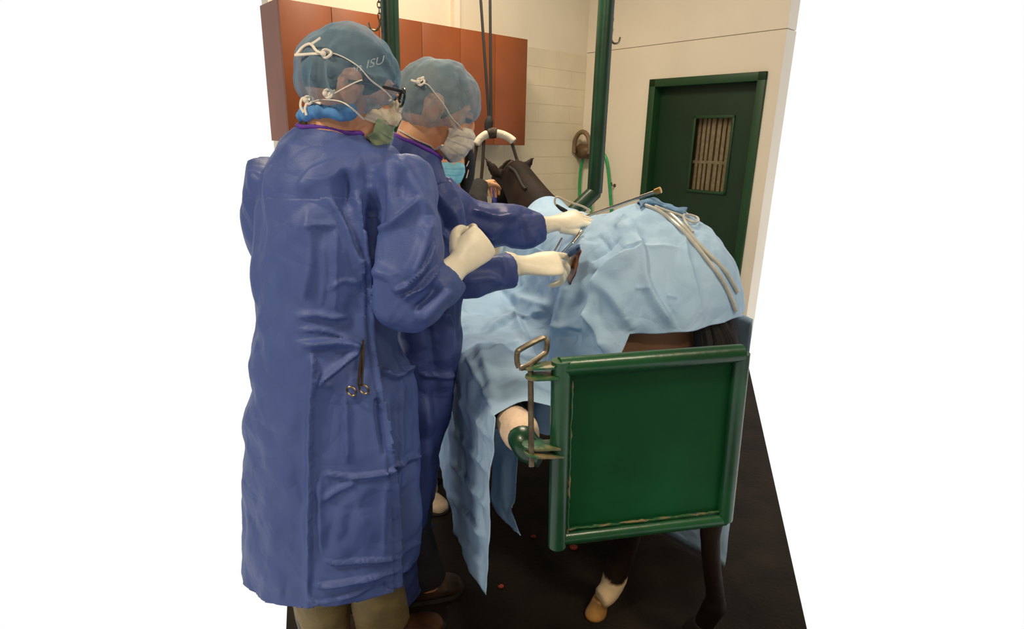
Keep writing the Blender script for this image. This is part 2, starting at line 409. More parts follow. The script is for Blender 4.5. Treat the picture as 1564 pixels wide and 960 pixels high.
# ------------------------------------------------------------------ stocks
RZ = .875; RV = .380; RE = 1.25                          # left rail: height, v, rear end
pR = PY(914, 200, 3.85); pL = PY(596, 40, 3.52)
st = thing('stocks', 'green steel horse stocks frame with tall front posts and padded side rail', 'horse stocks', S(.95, 2.4, 0))
pr = .049
zE = PY(905, 293, 3.85)[2]
b = MB(); base = pR.copy(); base[2] = zE; inn = base-SV*.26-ZV*.24; low = inn.copy(); low[2] = 0
def mitre_tube(b, path, r, seg=20): b.tube(path, r, seg)
b.tube([base+ZV*(TOP-zE), base+ZV*.02, base-ZV*.005], pr, 20).tube([base+SV*.0+ZV*.025, base-ZV*.0, inn, inn-SV*.03-ZV*.03], pr, 20).tube([inn+ZV*.02, low], pr, 20)
postR_o = b.build('front_post', M_POST, st)
b = MB(); baseL = pL.copy(); baseL[2] = zE; innL = baseL+SV*.16-ZV*.2; lowL = innL.copy(); lowL[2] = 0
b.tube([baseL+ZV*(TOP-zE), baseL], pr, 20).tube([baseL+ZV*.02, innL, innL+SV*.03-ZV*.03], pr, 20).tube([innL, lowL], pr, 20)
postL_o = b.build('front_post', M_POST, st)
def chain_hook(p, sgn, par):
    hb = MB()
    for k in range(4):
        c = p+ZV*(.10-.028*k); a = SV if k % 2 else SU
        hb.tube([c+ZV*(.018*cos(t))+a*(.009*sin(t)) for t in np.linspace(0, 2*pi, 10, endpoint=False)], .0032, 6, closed=True)
    hb.build('chain', M_STEEL, par)
    MB().tube([p, p-ZV*.03, p-ZV*.055+SV*sgn*.02, p-ZV*.05+SV*sgn*.05, p-ZV*.02+SV*sgn*.06], .006, 8, n=20).build('hook', M_STEEL, par)
chain_hook(PY(929, 50, 3.85)+SV*.02, 1, postR_o); chain_hook(PY(583, 30, 3.52)-SV*.012, -1, postL_o)
# side rails and rear legs
b = MB(); rl = S(RV, RE, RZ)
b.tube([S(RV, 3.42, RZ), rl], .042, 20)
rail_o = b.build('side_rail', M_GREEN, st)
b = MB(); e1 = PY(806, 664, 1.235); 
b.tube([S(RV+.012, RE+.05, RZ-.012), S(RV+.012, RE+.01, RZ-.025), P(798, 670, proj(e1)[1]+.01), P(809, 685, proj(e1)[1]), P(828, 693, proj(e1)[1]-.01)], [.032, .034, .034, .034, .032], 20, n=24)
b.build('rail_elbow', M_GREEN, st)
MB().tube([S(1.46, 3.42, RZ), S(1.46, 2.45, RZ)], .042, 20).tube([S(1.46, 2.6, RZ), S(1.46, 2.6, 0)], .042, 16).build('side_rail', M_GREEN, st)
MB().tube([S(RV, 2.75, RZ), S(RV, 2.75, 0)], .042, 16).build('rail_leg', M_GREEN, st)
# padding wrapped round the rail end
pw = MB(); q = proj(S(RV, RE, RZ))[1]
c0 = S(RV, RE-.012, RZ); ax = SU
rr = [(-.06, .012), (-.057, .03), (-.04, .041), (-.015, .0455), (.015, .045), (.03, .0435), (.05, .0425)]
rings = [[c0+ax*(o_+.004*sin(3*a))+SV*(r_*(1+.05*sin(2*a+o_*40))*cos(a))+ZV*(r_*(1.0+.05*cos(3*a+o_*30))*sin(a)) for a in np.linspace(0, 2*pi, 28, endpoint=False)] for o_, r_ in rr]
o = mesh_obj('rail_padding', *loft_data(rings, 24), mat('pale padding', (222, 196, 170), .9, var=.06, vscale=30, bump=.3, bscale=90), st); o['label'] = 'pale beige padding wrapped over the end of the side rail'

# gate leaf
g0 = PY(856, 552, 1.15); gq = S(0, 0, 0)
def onG(px, py): return PPL(px, py, g0, SU)
A = onG(857, 560); Bq = onG(851, 822)
hv = SV; gl_ = .50
zt, zb_ = A[2], Bq[2]
gt = thing('rear_gate', 'green steel rear gate panel with tube frame closing the stocks', 'gate', S(np.dot(A, SV)+.25, np.dot(A, SU), 0))
up = (Bq-A); 
b = MB(); tr = .0195
TRc = onG(1103, 541); BRc = onG(1103, 792)
dt = (TRc-A)/np.linalg.norm(TRc-A); db = (BRc-Bq)/np.linalg.norm(BRc-Bq); L = np.linalg.norm(TRc-A)+.05
TR_, BR_ = A+dt*L, Bq+db*(L*1.02)
path = [A, TR_, BR_, Bq]
def rounded(path, r, n=6):
    out = []
    k = len(path)
    for i in range(k):
        p0, p1, p2 = path[i-1], path[i], path[(i+1) % k]
        a = p1+(p0-p1)/np.linalg.norm(p0-p1)*r; c = p1+(p2-p1)/np.linalg.norm(p2-p1)*r
        for t in np.linspace(0, 1, n): out.append((1-t)**2*a+2*t*(1-t)*p1+t*t*c)
    return out
b.tube([A+(Bq-A)*-.035, A, Bq, Bq+(Bq-A)*.045], [.021, .021, .0205, .0205], 20)
b.build('gate_stile', M_GREEN, gt)
MB().tube([A-dt*.004, TR_], .021, 20).build('gate_top_rail', M_GREEN, gt)
MB().tube([Bq, BR_], .0165, 20).build('gate_bottom_rail', M_GREEN, gt)
MB().tube([TR_, BR_], .020, 20).build('gate_stile', M_GREEN, gt)
ofs = SU*.004
pn = MB(); pn.box(A+dt*.016-ZV*.01+ofs, (TR_-A)*.96, SU*.004, (Bq-A)*.96)
po = pn.build('gate_panel', M_GPANEL, gt, smooth=False)
# weld beads where the sheet meets the tube
wbm = MB(); e = -SU*.004
def bead(p, q, n, par):
    pts = [p+(q-p)*t+np.array([random.uniform(-.0012, .0012) for _ in range(3)]) for t in np.linspace(0, 1, n)]
    wbm.tube(pts, [random.uniform(.0016, .0034) for _ in pts], 6)
bead(A+dt*.024+(Bq-A)*.08+e, Bq+db*.024-(Bq-A)*.03+e, 40, 0); bead(Bq+db*.026-(Bq-A)*.06+e, BR_-db*.02-(Bq-A)*.06+e, 44, 0)
wo = wbm.build('weld_bead', M_GREEN_W, gt)
# hinge/latch plates on the stile with rounded ends
def plate(px0, px1, py, name, d, zth=.006, tilt=0.0, hw=.022):
    p = onG(px1, py)+ZV*0; q = P(px0, py+tilt, d); b = MB(); ax = (q-p); L = np.linalg.norm(ax); ax = ax/L; n = np.cross(ZV, ax); n /= np.linalg.norm(n)
    out = [p+n*hw, p-n*hw]
    ctr = q-ax*hw
    out += [ctr-n*hw*cos(t)+ax*hw*sin(t) for t in np.linspace(0, pi, 9)]
    k = len(out); b.add(out+[v+ZV*zth for v in out], [tuple(range(k)), tuple(range(2*k-1, k-1, -1))]+[(i, (i+1) % k, (i+1) % k+k, i+k) for i in range(k)])
    return b.build(name, M_GREEN_W, gt, bevel=.0015)
dG = proj(onG(830, 600))[1]
plate(802, 852, 575, 'latch_tab', dG-.004, tilt=2); plate(800, 850, 559, 'latch_tab', dG+.012, tilt=3)
plate(798, 850, 681, 'latch_tab', dG+.012, tilt=2); plate(802, 852, 694, 'latch_tab', dG-.004, tilt=1)
# latch pin with loop handle
pin = thing('latch_pin', 'steel drop pin with looped handle through the gate latch plates', 'latch pin', P(813, 712, dG))
MB().tube([P(810.5, 556, dG), P(811.5, 712, dG)], .0062, 12).build('rod', M_STEEL, pin)
lp = [P(x_, y_, dG+q_) for x_, y_, q_ in ((793, 561, 0), (790, 553, 0), (790, 540, 0), (795, 533, .0), (826, 517, .02), (833, 517, .025), (836, 523, .025), (834, 537, .025), (829, 542, .02), (802, 560, 0))]
MB().tube(cr_spline(lp+lp[:1], 60)[:-1], .0062, 10, closed=True).build('loop_handle', M_STEEL, pin)
# ------------------------------------------------------------------ horse (facing away, held in the stocks)
M_HORSE = mat('dark bay coat', (36, 24, 17), 0.6, col2=(20, 13, 9), vscale=9, bump=.25, bscale=220, spec=.15)
# lighter thigh and pale patches come from the coat itself: bay body, black points, white pastern
M_BAY = mat('bay coat', (116, 80, 58), 0.5, col2=(74, 50, 38), vscale=5, bump=.25, bscale=220)
def coat():
    m = M_HORSE.copy(); m.name = 'horse coat'; nt = m.node_tree; b = nt.nodes['Principled BSDF']
    ge = nt.nodes.new('ShaderNodeAttribute'); ge.attribute_name = 'coat'
    src = b.inputs['Base Color'].links[0].from_socket
    mx = nt.nodes.new('ShaderNodeMix'); mx.data_type = 'RGBA'; nt.links.new(ge.outputs['Color'], mx.inputs[7]); nt.links.new(src, mx.inputs[6])
    nt.links.new(ge.outputs['Alpha'], mx.inputs[0]); nt.links.new(mx.outputs[2], b.inputs['Base Color'])
    return m
VC = .95
tr = [  # u, z centre, half height, half width
    (1.495, 1.0, .05, .05), (1.51, 1.0, .13, .12), (1.55, 1.0, .20, .18), (1.64, 1.03, .265, .23), (1.80, 1.045, .285, .245), (1.95, 1.015, .27, .25), (2.1, .965, .275, .255), (2.3, .94, .285, .26),
    (2.5, .94, .28, .25), (2.68, .98, .24, .21), (2.82, 1.0, .18, .16), (2.9, 1.0, .08, .08)]
rings = [[S(VC+w*cos(a)*(1-.08*sin(a)), u, z+h*sin(a)) for a in np.linspace(0, 2*pi, 28, endpoint=False)] for u, z, h, w in tr]
hb = MB(); hb.add(*loft_data(rings, 44))
# neck and head
nk = [(2.62, 1.06, .20, .155), (2.8, 1.12, .19, .135), (3.0, 1.20, .16, .11), (3.2, 1.285, .135, .09), (3.36, 1.345, .115, .082), (3.44, 1.37, .06, .05)]
rings = []
for u, z, h, w in nk:
    c = S(VC+.015*(u-2.6), u, z); ax = np.array(SU)*.8+ZV*.55; ax /= np.linalg.norm(ax); upv = ZV*.82-SU*.55; upv /= np.linalg.norm(upv)
    rings.append([c+SV*w*cos(a)+upv*h*sin(a) for a in np.linspace(0, 2*pi, 24, endpoint=False)])
hb.add(*loft_data(rings, 24))
HV = VC+.015
hd = [(3.34, 1.36, .085, .075), (3.42, 1.345, .105, .092), (3.52, 1.29, .105, .09), (3.62, 1.21, .09, .072), (3.72, 1.12, .072, .056), (3.80, 1.045, .062, .052), (3.85, 1.0, .03, .03)]
rings = []
for u, z, h, w in hd:
    c = S(HV, u, z); upv = ZV*.72+SU*.68
    rings.append([c+SV*w*cos(a)+upv*h*sin(a) for a in np.linspace(0, 2*pi, 24, endpoint=False)])
hb.add(*loft_data(rings, 20))
# legs as tapering chains
def leg(pts, n=30, sq=1.0):
    pts = np.array([list(p)+[r] for p, r in pts]); q = cr_spline(pts, n); hb.add(*tube_data(q[:, :3], q[:, 3], 18))
hoofL = PZ(914, 931, .02)
fL = PU(940, 878, float(np.dot(hoofL, SU))+.015); kL = PU(953, 838, float(np.dot(hoofL, SU))+.0)
pL_ = (fL+hoofL)/2+SV*.006
leg([(S(.82, 1.70, 1.0), .17), (S(.79, 1.66, .86), .15), (S(.79, 1.60, .70), .10), (S(.825, 1.49, .56), .062), (S(.83, 1.45, .48), .052), (kL, .0425), (fL+ZV*.02, .041), (fL, .044), (pL_, .037), (hoofL+ZV*.045, .038)])
uR = 1.27
fR = PU(1091, 925, uR); kR = PU(1086, 850, uR); k2 = PU(1086, 800, uR+.01)
hR = fR.copy()+SU*.04+SV*.005; hR[2] = .04
leg([(S(1.08, 1.68, 1.0), .17), (S(1.10, 1.62, .86), .15), (S(1.10, 1.52, .72), .095), (S(1.06, 1.36, .60), .058), (k2, .034), (kR, .029), (fR+ZV*.03, .030), (fR, .036), (hR+ZV*.03, .032), (hR, .036)])
for v in (.82, 1.08):
    leg([(S(v, 2.66, .95), .12), (S(v, 2.64, .78), .085), (S(v, 2.62, .58), .055), (S(v, 2.62, .48), .052), (S(v, 2.63, .40), .038), (S(v, 2.64, .2), .034), (S(v, 2.64, .14), .041), (S(v, 2.67, .09), .034), (S(v, 2.69, .04), .04)])
# ears
def ear(px_tip, py_tip, px_b, py_b, d):
    t = P(px_tip, py_tip, d); b0 = P(px_b, py_b, d); ax = t-b0; L = np.linalg.norm(ax); ax = ax/L; n = np.cross(ax, FW); n /= np.linalg.norm(n)
    k = [(-.1, .016), (.05, .030), (.3, .032), (.55, .024), (.8, .012), (1.0, .003)]
    rings = [[b0+ax*L*s+n*r*cos(a)+FW*(.5*r*sin(a)) for a in np.linspace(0, 2*pi, 14, endpoint=False)] for s, r in k]
    hb.add(*loft_data(rings, 14))
dE = proj(S(HV, 3.36, 1.42))[1]
ear(739, 238, 760, 268, dE); ear(818, 236, 797, 263, dE)
horse = fuse('horse', hb, coat(), None, voxel=.012, smooth=5)
tag(horse, 'dark bay horse seen from behind, draped in blue and standing in the stocks', 'horse')
V = get_v(horse); va = V@SV; ua = V@SU; z = V[:, 2]
colr = np.zeros((len(V), 4)); 
def sstep(a, b, x): t = np.clip((x-a)/(b-a), 0, 1); return t*t*(3-2*t)
# left pastern white, thigh and flank bay brown
w = (1-sstep(-.002, .004, z-(fL[2]+.0+.006*np.sin(60*va))))*(np.hypot(*(V[:, :2]-fL[:2]).T) < .2)*(va < .98)
colr[:, :3] = np.array(rgb(170, 126, 98)[:3]); colr[:, 3] = .9*sstep(.62, .75, z)*(1-sstep(2.3, 2.6, ua))*(1-sstep(1.0, 1.05, va)*(ua < 1.7))
colr[w > 0, :3] = rgb(214, 190, 152)[:3]; colr[:, 3] = np.maximum(colr[:, 3], w)
at = horse.data.color_attributes.new('coat', 'FLOAT_COLOR', 'POINT'); at.data.foreach_set('color', colr.ravel())
# hooves
M_HOOF = mat('pale hoof horn', (176, 128, 66), .5, var=.25, vscale=14); M_HOOFD = mat('dark hoof horn', (40, 32, 26), .5, var=.2, vscale=20)
def hoof(c, toe, r, h, m, lab=None):
    toe = np.array(toe); toe = toe/np.linalg.norm(toe); sd = np.cross(ZV, toe)
    rings = []
    for k, (zz, sc, sh) in enumerate(((h, .72, -.018), (h*.6, .86, -.008), (.012, 1.0, .004), (0, .97, .004))):
        rings.append([c+ZV*zz+toe*(sh+r*sc*(1.12*cos(a)))+sd*(r*sc*.95*sin(a)) for a in np.linspace(0, 2*pi, 24, endpoint=False)])
    o = mesh_obj('hoof', *loft_data(rings, 12), m, horse); fixn(o)
    if lab: o['label'] = lab
    return o
g = hoofL.copy(); g[2] = 0.0
hoof(g-SV*.004+SU*.004, -SV*.75-SU*.35, .036, .062, M_HOOF, 'pale amber hoof below a white pastern')
g = hR.copy(); g[2] = 0; hoof(g+SU*.02, SU, .046, .07, M_HOOFD)
for v in (.82, 1.08): hoof(S(v, 2.72, 0), SU, .05, .075, M_HOOFD)
# tail: hanging hair
tb = MB(); random.seed(9)
for k in range(46):
    a = random.uniform(-1, 1); b_ = random.uniform(-1, 1); r0 = .03; 
    p0 = S(1.0+.02*a, 1.53+.01*b_, 1.12); 
    pts = [p0, S(1.01+.03*a, 1.475+.012*b_, 1.08), S(1.05+.06*a, 1.445+.02*b_, .97), S(1.045+.065*a, 1.42+.02*b_, .82), S(1.04+.04*a, 1.425+.02*b_, .66+.04*random.random())]
    tb.tube(pts, [.012, .014, .014, .012, .003], 6, n=12)
tb.build('tail', mat('black tail hair', (14, 11, 10), .6), horse)
# roached mane ridge and forelock
mb_ = MB()
random.seed(2)
for k in range(130):
    t = random.random(); u = 2.72+t*.68; zt_ = np.interp(u, [2.7, 2.8, 3.0, 3.2, 3.36, 3.42], [1.225, 1.275, 1.33, 1.395, 1.44, 1.445]); a = random.choice((-1, 1))
    p0 = S(VC+.015*(u-2.6)+a*.004, u, zt_-.02); sw = random.uniform(.03, .07)*a
    mb_.tube([p0, p0+ZV*.012+SV*sw*.4, p0-ZV*.02+SV*sw*.9, p0-ZV*.07+SV*sw*1.1], [.006, .008, .008, .002], 5, n=8)
mb_.build('mane', mat('dark mane hair', (40, 27, 19), .6), horse)
for sgn in (-1, 1):
    e = mesh_obj('eye', *ell(S(HV+sgn*.078, 3.55, 1.325), (.02, .02, .02)), mat('horse eye', (14, 9, 7), .1), horse)

# halter and its strap
M_HALT = mat('blue halter webbing', (44, 58, 150), .7, var=.2, vscale=60)
hl = thing('halter', 'blue and black webbing halter on the raised horse head', 'halter', S(HV, 3.5, 1.2))
def hring(u, z, h, w, s=1.06):
    upv = ZV*.72+SU*.68; c = S(HV, u, z); return [c+SV*w*s*cos(a)+upv*h*s*sin(a) for a in np.linspace(0, 2*pi, 28, endpoint=False)]
MB().tube(hring(3.60, 1.228, .094, .078), .010, 8, closed=True, flat=(SU*.7-ZV*.7, .3)).build('noseband', M_HALT, hl)
tH = bvh(horse)
cs = [hit(tH, x_, y_, .006) for x_, y_ in ((779, 256), (787, 262), (793, 272), (799, 284), (804, 290))]
cs = [p for p in cs if p is not None]
if len(cs) > 2: MB().tube(cs, .0075, 8, n=20).build('cheek_strap', M_BLACK, hl)
MB().tube([S(HV-.10, 3.45, 1.26), S(HV-.105, 3.42, 1.18), S(HV-.10, 3.40, 1.10)], .012, 8, n=12).build('cheek_strap', M_HALT, hl)

# hanging head support: bar with foam sleeves, ropes to the roof
d = proj(S(HV, 3.45, 1.5))[1]
sp = thing('head_sling', 'curved head support bar with white foam sleeves hanging on two black ropes', 'sling bar', P(752, 204, d))
arc = [P(x_, y_, d) for x_, y_ in ((727, 222), (733, 213), (742, 206), (753, 203), (766, 205), (777, 210), (786, 217))]
fs = cr_spline(arc, 60)
MB().tube(fs, .013, 10).build('bar', M_STEEL, sp)
MB().tube(fs[1:24], [.020]+[.024]*21+[.022], 14).build('foam_sleeve', M_FOAM, sp)
MB().tube(fs[34:59], [.022]+[.023]*23+[.020], 14).build('foam_sleeve', M_FOAM, sp)
MB().tube(fs[23:35], [.026, .029]+[.031]*8+[.029, .026], 12).build('centre_wrap', mat('taped centre', (74, 62, 46), .8, var=.4, vscale=60), sp)
top = P(735, -8, d*1.0); 
MB().tube([P(730, -60, d), P(747, 182, d)], .0085, 8).build('rope', M_BLACK, sp)
MB().tube([P(748, -60, d), P(750, 182, d)], .0085, 8).build('rope', M_BLACK, sp)
MB().tube([P(748, 178, d), P(747, 186, d), P(746, 196, d), P(749, 206, d)], [.014, .026, .024, .02], 10, n=10).build('clip', M_BLACK, sp)
for pts in (((728, 222), (724, 250), (720, 292)), ((739, 210), (737, 250), (732, 305)), ((782, 219), (786, 232), (791, 248))):
    MB().tube([P(x_, y_, d) for x_, y_ in pts], .0095, 8, n=10).build('hanging_strap', mat('brown black strap', (38, 26, 20), .8), sp)

# ------------------------------------------------------------------ drapes
M_DRAPE = mat('blue nonwoven drape', (164, 195, 225), 0.6, col2=(154, 187, 219), vscale=5, facet=.012, fscale=6, bump=.12, bscale=300, spec=.25)
M_DRAPE2 = mat('blue nonwoven drape underside', (150, 186, 214), 0.75, col2=(138, 176, 206), vscale=5, bump=.12, bscale=300, spec=.25)
def clear(o, tree=None, gap=.007):
    """cloth lies outside the body it covers"""
    tree = tree or tH; V = get_v(o)
    for i, v in enumerate(V):
        q, n_, _, d_ = tree.find_nearest(Vector(v), .08)
        if q is None: continue
        k = (Vector(v)-q).dot(n_)
        if k < gap: V[i] = np.array(q+n_*gap)
    set_v(o, V); return o
def thicken(o, t=.0015):
    md = o.modifiers.new('s', 'SOLIDIFY'); md.thickness = t; md.offset = -1; apply_mods(o); return o
UA, VA, ZA = 1.80, .97, 1.352
def d1_point(phi, s, hem):
    """phi 0 = backwards, +90 = left, -90 = right; s 0..1 over the rump, then hanging"""
    cx, sx = cos(phi), sin(phi); al = .345 if sx > 0 else .305
    R = 1.0/((abs(cx)/.40)**2.3+(abs(sx)/al)**2.3)**(1/2.3); H = .36; zt0 = ZA-.10*max(0, -cx); zd = zt0-H
    tot = math.acos(max(-1, 1-(zt0-hem)/H))*2/pi if hem > zd else 1+(zd-hem)/.5
    s = s*tot; t = min(s, 1)*pi/2; r = R*sin(t)**.86; z_ = zt0-H*(1-cos(t)); q = max(0, s-1)
    r += (.05+.07*max(0, sx))*q; z_ -= q*.5
    wv = max(0, s-.3)**1.4*(.010*sin(6.2*phi+1.2)+.012*sin(12*phi+.4)+.007*sin(23*phi))
    return SV*(VA-sx*(r+wv))+SU*(UA-cx*(r+wv))+ZV*z_
ns = 150
phis = np.radians(np.concatenate([np.linspace(-112, 28, 180), np.linspace(28, 40, 90)[1:], np.linspace(40, 74, 60)[1:]])); nphi = len(phis); G = np.zeros((ns, nphi, 3))
for j, ph in enumerate(phis):
    dg_ = math.degrees(ph)
    hem = np.interp(dg_, [-112, -60, -25, 0, 30, 33.5, 36.5, 60, 77], [.88, 1.02, 1.055, 1.045, 1.02, .95, .72, .66, .70])
    for i in range(ns):
        G[i, j] = d1_point(ph, .01+.99*i/(ns-1), hem)
d1 = mesh_obj('surgical_drape', *grid_data(G), M_DRAPE, None)
fixn(d1)
if ((get_v(d1)-CAM)*get_n(d1)).sum(1).mean() > 0: d1.data.flip_normals()
relief(d1, [
    ('lap', [(968, 352), (985, 385), (990, 425), (1012, 470), (1034, 500)], 11, 0.0180),
    ('pal', [(985, 378), (945, 398), (915, 425), (902, 470), (890, 530)], 15, 0.0330),
    ('ridge', [(905, 430), (925, 440), (948, 470), (966, 505)], 10, 0.0180),
    ('ridge', [(872, 430), (862, 470), (850, 520)], 9, 0.0180), ('ridge', [(895, 350), (878, 400), (864, 440)], 8, 0.0120),
    ('crease', [(948, 380), (980, 375), (1044, 377)], 4, 0.0075), ('crease', [(1044, 340), (1052, 395), (1075, 490)], 4, 0.0090),
    ('crease', [(960, 335), (985, 372)], 4, 0.0090), ('crease', [(915, 360), (933, 382)], 4, -0.0090), ('crease', [(968, 440), (995, 440)], 3, 0.0075), ('crease', [(1018, 450), (1034, 455)], 3, 0.0075),
    ('ridge', [(850, 500), (870, 496), (893, 500)], 6, 0.0210), ('ridge', [(850, 512), (880, 520)], 6, -0.0180), ('pal', [(892, 470), (912, 500), (925, 540)], 9, 0.0210),
    ('crease', [(1012, 395), (1018, 440), (1030, 480)], 3, 0.0060), ('crease', [(940, 350), (955, 330)], 4, 0.0090), ('crease', [(900, 400), (925, 385), (950, 362)], 4, -0.0090)],
    amp=.012, freq=6, seed=3, cr2=(.0055, 12))
clear(d1); tag(thicken(d1), 'pale blue surgical drape spread over the rump with a straight hem above the gate', 'surgical drape')

# front drape over the withers
us = np.linspace(1.68, 2.74, 120); G = []
for u in us:
    zt_ = np.interp(u, [1.68, 1.8, 1.95, 2.1, 2.3, 2.6, 2.74], [1.325, 1.338, 1.305, 1.265, 1.25, 1.252, 1.255]); w_ = np.interp(u, [1.68, 1.8, 2.3, 2.6, 2.74], [.268, .274, .285, .272, .24])
    row = []
    for a in np.linspace(radians(-95), radians(92), 100):
        r_ = abs(sin(a))**.9*np.sign(sin(a)); row.append(S(VC-w_*r_, u, zt_-.29*(1-cos(a))))
    for q in np.linspace(.02, .16, 12): row.append(S(VC-w_-.006, u, zt_-.29-q))
    G.append(row)
d3 = mesh_obj('surgical_drape', *grid_data(G), M_DRAPE, None); fixn(d3)
if ((get_v(d3)-CAM)*get_n(d3)).sum(1).mean() > 0: d3.data.flip_normals()
relief(d3, [('lap', [(812, 375), (835, 360), (868, 352)], 6, 0.0156), ('ridge', [(850, 390), (866, 372), (882, 352)], 6, 0.0156), ('ridge', [(826, 390), (846, 366)], 7, -0.0130)], amp=.012, freq=7, seed=8, cr2=(.006, 13))
clear(d3); tag(thicken(d3), 'pale blue surgical drape over the withers behind the horse neck', 'surgical drape')

# side drape from the flank over the padded rail, hanging in points
us = np.array([1.272, 1.34, 1.45, 1.57, 1.69, 1.81, 1.93, 2.05, 2.17, 2.29, 2.42, 2.55])
G = []
for u in us:
    f_ = np.clip((u-1.27)/.6, 0, 1)
    zh = np.interp(u, [1.27, 1.35, 1.5, 1.8, 2.55], [.50, .40, .34, .28, .30])
    fl = .678
    r = [(fl+.02, 1.16), (fl-.005, 1.06), (fl-.035, .985), (.56, .935), (.45, .932), (.386, .930), (.330, .905), (.314, .85), (.314, .72), (.314, .58), (.312, (.58+zh)/2), (.310, zh)]
    k = np.clip((1.82-u)/.16, 0, 1)
    for i_, q_ in enumerate(((.665, .77), (.645, .775), (.615, .80), (.545, .875))): r[i_] = (r[i_][0]*(1-k)+q_[0]*k, r[i_][1]*(1-k)+q_[1]*k)
    G.append([S(v, u, z_) for v, z_ in r])
G = np.array(G)
# the near corner runs down to a long point
G[0, -1] = PV(742, 908, .312); G[0, -2] = PV(747, 830, .316); G[0, -3] = PV(749, 760, .316); G[0, -4] = PV(754, 690, .318); G[0,-5] = PV(757, 642, .322)
G[1, -1] = PV(727, 885, .312); G[1, -2] = PV(735, 800, .316)
G[2, -1] = PV(712, 858, .312); G[3, -1] = PV(702, 826, .312); G[4, -1] = PV(692, 800, .312)
Gf = grid_up(G, 150, 150)
shp = Gf.shape
uu = np.linspace(0, 1, shp[0])[:, None] if shp[0] != shp[1] else np.linspace(0, 1, shp[0])[:, None]
d2 = mesh_obj('surgical_drape', *grid_data(Gf), M_DRAPE, None); fixn(d2)
if ((get_v(d2)-CAM)*get_n(d2)).sum(1).mean() > 0: d2.data.flip_normals()
relief(d2, [
    ('lap', [(838, 480), (800, 486), (765, 497), (735, 512)], 9, 0.0240), ('pal', [(702, 470), (760, 482), (830, 484)], 9, -0.0240),
    ('lap', [(790, 480), (805, 520), (822, 570)], 10, 0.0180), ('ridge', [(730, 520), (745, 570), (757, 620)], 8, 0.0150), ('pal', [(712, 545), (735, 590), (752, 625)], 7, 0.0120),
    ('lap', [(688, 700), (720, 735), (750, 775)], 6, 0.0135), ('lap', [(688, 752), (715, 785), (746, 822)], 6, 0.0135), ('lap', [(690, 650), (722, 688), (753, 722)], 6, 0.0105), ('lap', [(696, 810), (722, 840), (740, 862)], 5, 0.0105),
    ('lap', [(702, 600), (730, 640), (755, 672)], 6, 0.0090), ('ridge', [(775, 450), (810, 462), (845, 470)], 8, 0.0180), ('ridge', [(760, 440), (790, 470)], 6, -0.0180), ('lap', [(715, 560), (760, 530), (800, 520)], 5, 0.0075)],
    amp=.013, freq=6, seed=1, cr2=(.006, 12))
clear(d2); side = tag(thicken(d2), 'long blue drape hanging over the padded side rail to a low point', 'surgical drape')
# inner corner of the same drape, hanging on the near side of the rail
G = [[PV(x_, y_, v_) for x_, y_, v_ in row] for row in (
    [(756, 655, .40), (772, 655, .43), (800, 650, .45), (812, 650, .46)], [(754, 690, .41), (770, 695, .435), (785, 692, .455), (792, 690, .46)], [(751, 735, .41), (768, 738, .43), (781, 738, .45), (789, 735, .46)],
    [(750, 760, .41), (764, 772, .425), (776, 774, .44), (785, 766, .45)], [(757, 780, .42), (768, 790, .425), (776, 792, .435), (782, 775, .445)], [(768, 793, .425), (780, 803, .43), (787, 806, .435), (789, 800, .44)], [(785, 808, .43), (790, 813, .43), (793, 816, .432), (795, 818, .435)])]
c2 = mesh_obj('hanging_corner', *grid_data(grid_up(G, 50, 40)), M_DRAPE, side); fixn(c2)
if ((get_v(c2)-CAM)*get_n(c2)).sum(1).mean() > 0: c2.data.flip_normals()
relief(c2, [('ridge', [(774, 690), (772, 740), (780, 800)], 6, .012)], amp=.005, freq=10, seed=2); thicken(c2)
# far side drape seen low under the gate
G = []
for u in np.linspace(1.58, 2.5, 50):
    zh = np.interp(u, [1.58, 1.95, 2.2, 2.5], [.012, .012, .3, .42]); vb = np.interp(u, [1.58, 1.75, 1.95, 2.2, 2.5], [1.315, 1.25, 1.13, 1.25, 1.3])
    G.append([S(1.285*(1-q)+vb*q+.010*q*sin(9*u+1), u, 1.0*(1-q)+zh*q) for q in np.linspace(0, 1, 40)])
d4 = mesh_obj('surgical_drape', *grid_data(G), M_DRAPE, None); fixn(d4)
relief(d4, [], amp=.006, freq=8, seed=6); V = get_v(d4); V[:, 2] = np.maximum(V[:, 2], .006); set_v(d4, V)
tag(thicken(d4), 'blue drape on the far flank, its hem showing under the gate', 'surgical drape')
# bunched darker towel on top of the croup
tD = bvh(d1, d3)
G = []
for i, (x0, y0, x1, y1) in enumerate(((979, 318, 972, 312), (986, 312, 984, 309), (996, 312, 996, 306), (1008, 316, 1008, 311), (1020, 321, 1021, 316), (1034, 326, 1036, 323), (1046, 330, 1048, 327))):
    a = hit(tD, x0, y0+3, .004); b_ = P(x1, y1, proj(a)[1]+.10)
    m_ = (a+b_)/2+ZV*.016; G.append([a, a+ZV*.012, m_, b_, b_-ZV*.03+FW*.03])
tw = mesh_obj('towel', *grid_data(grid_up(G, 30, 60)), mat('mid blue towel', (104, 144, 184), .9, var=.15, vscale=20, bump=.3, bscale=200), None); fixn(tw)
if ((get_v(tw)-CAM)*get_n(tw)).sum(1).mean() > 0: tw.data.flip_normals()
relief(tw, [], amp=.008, freq=18, seed=4); tag(thicken(tw, .003), 'darker blue cloth bunched on top of the draped rump', 'towel')

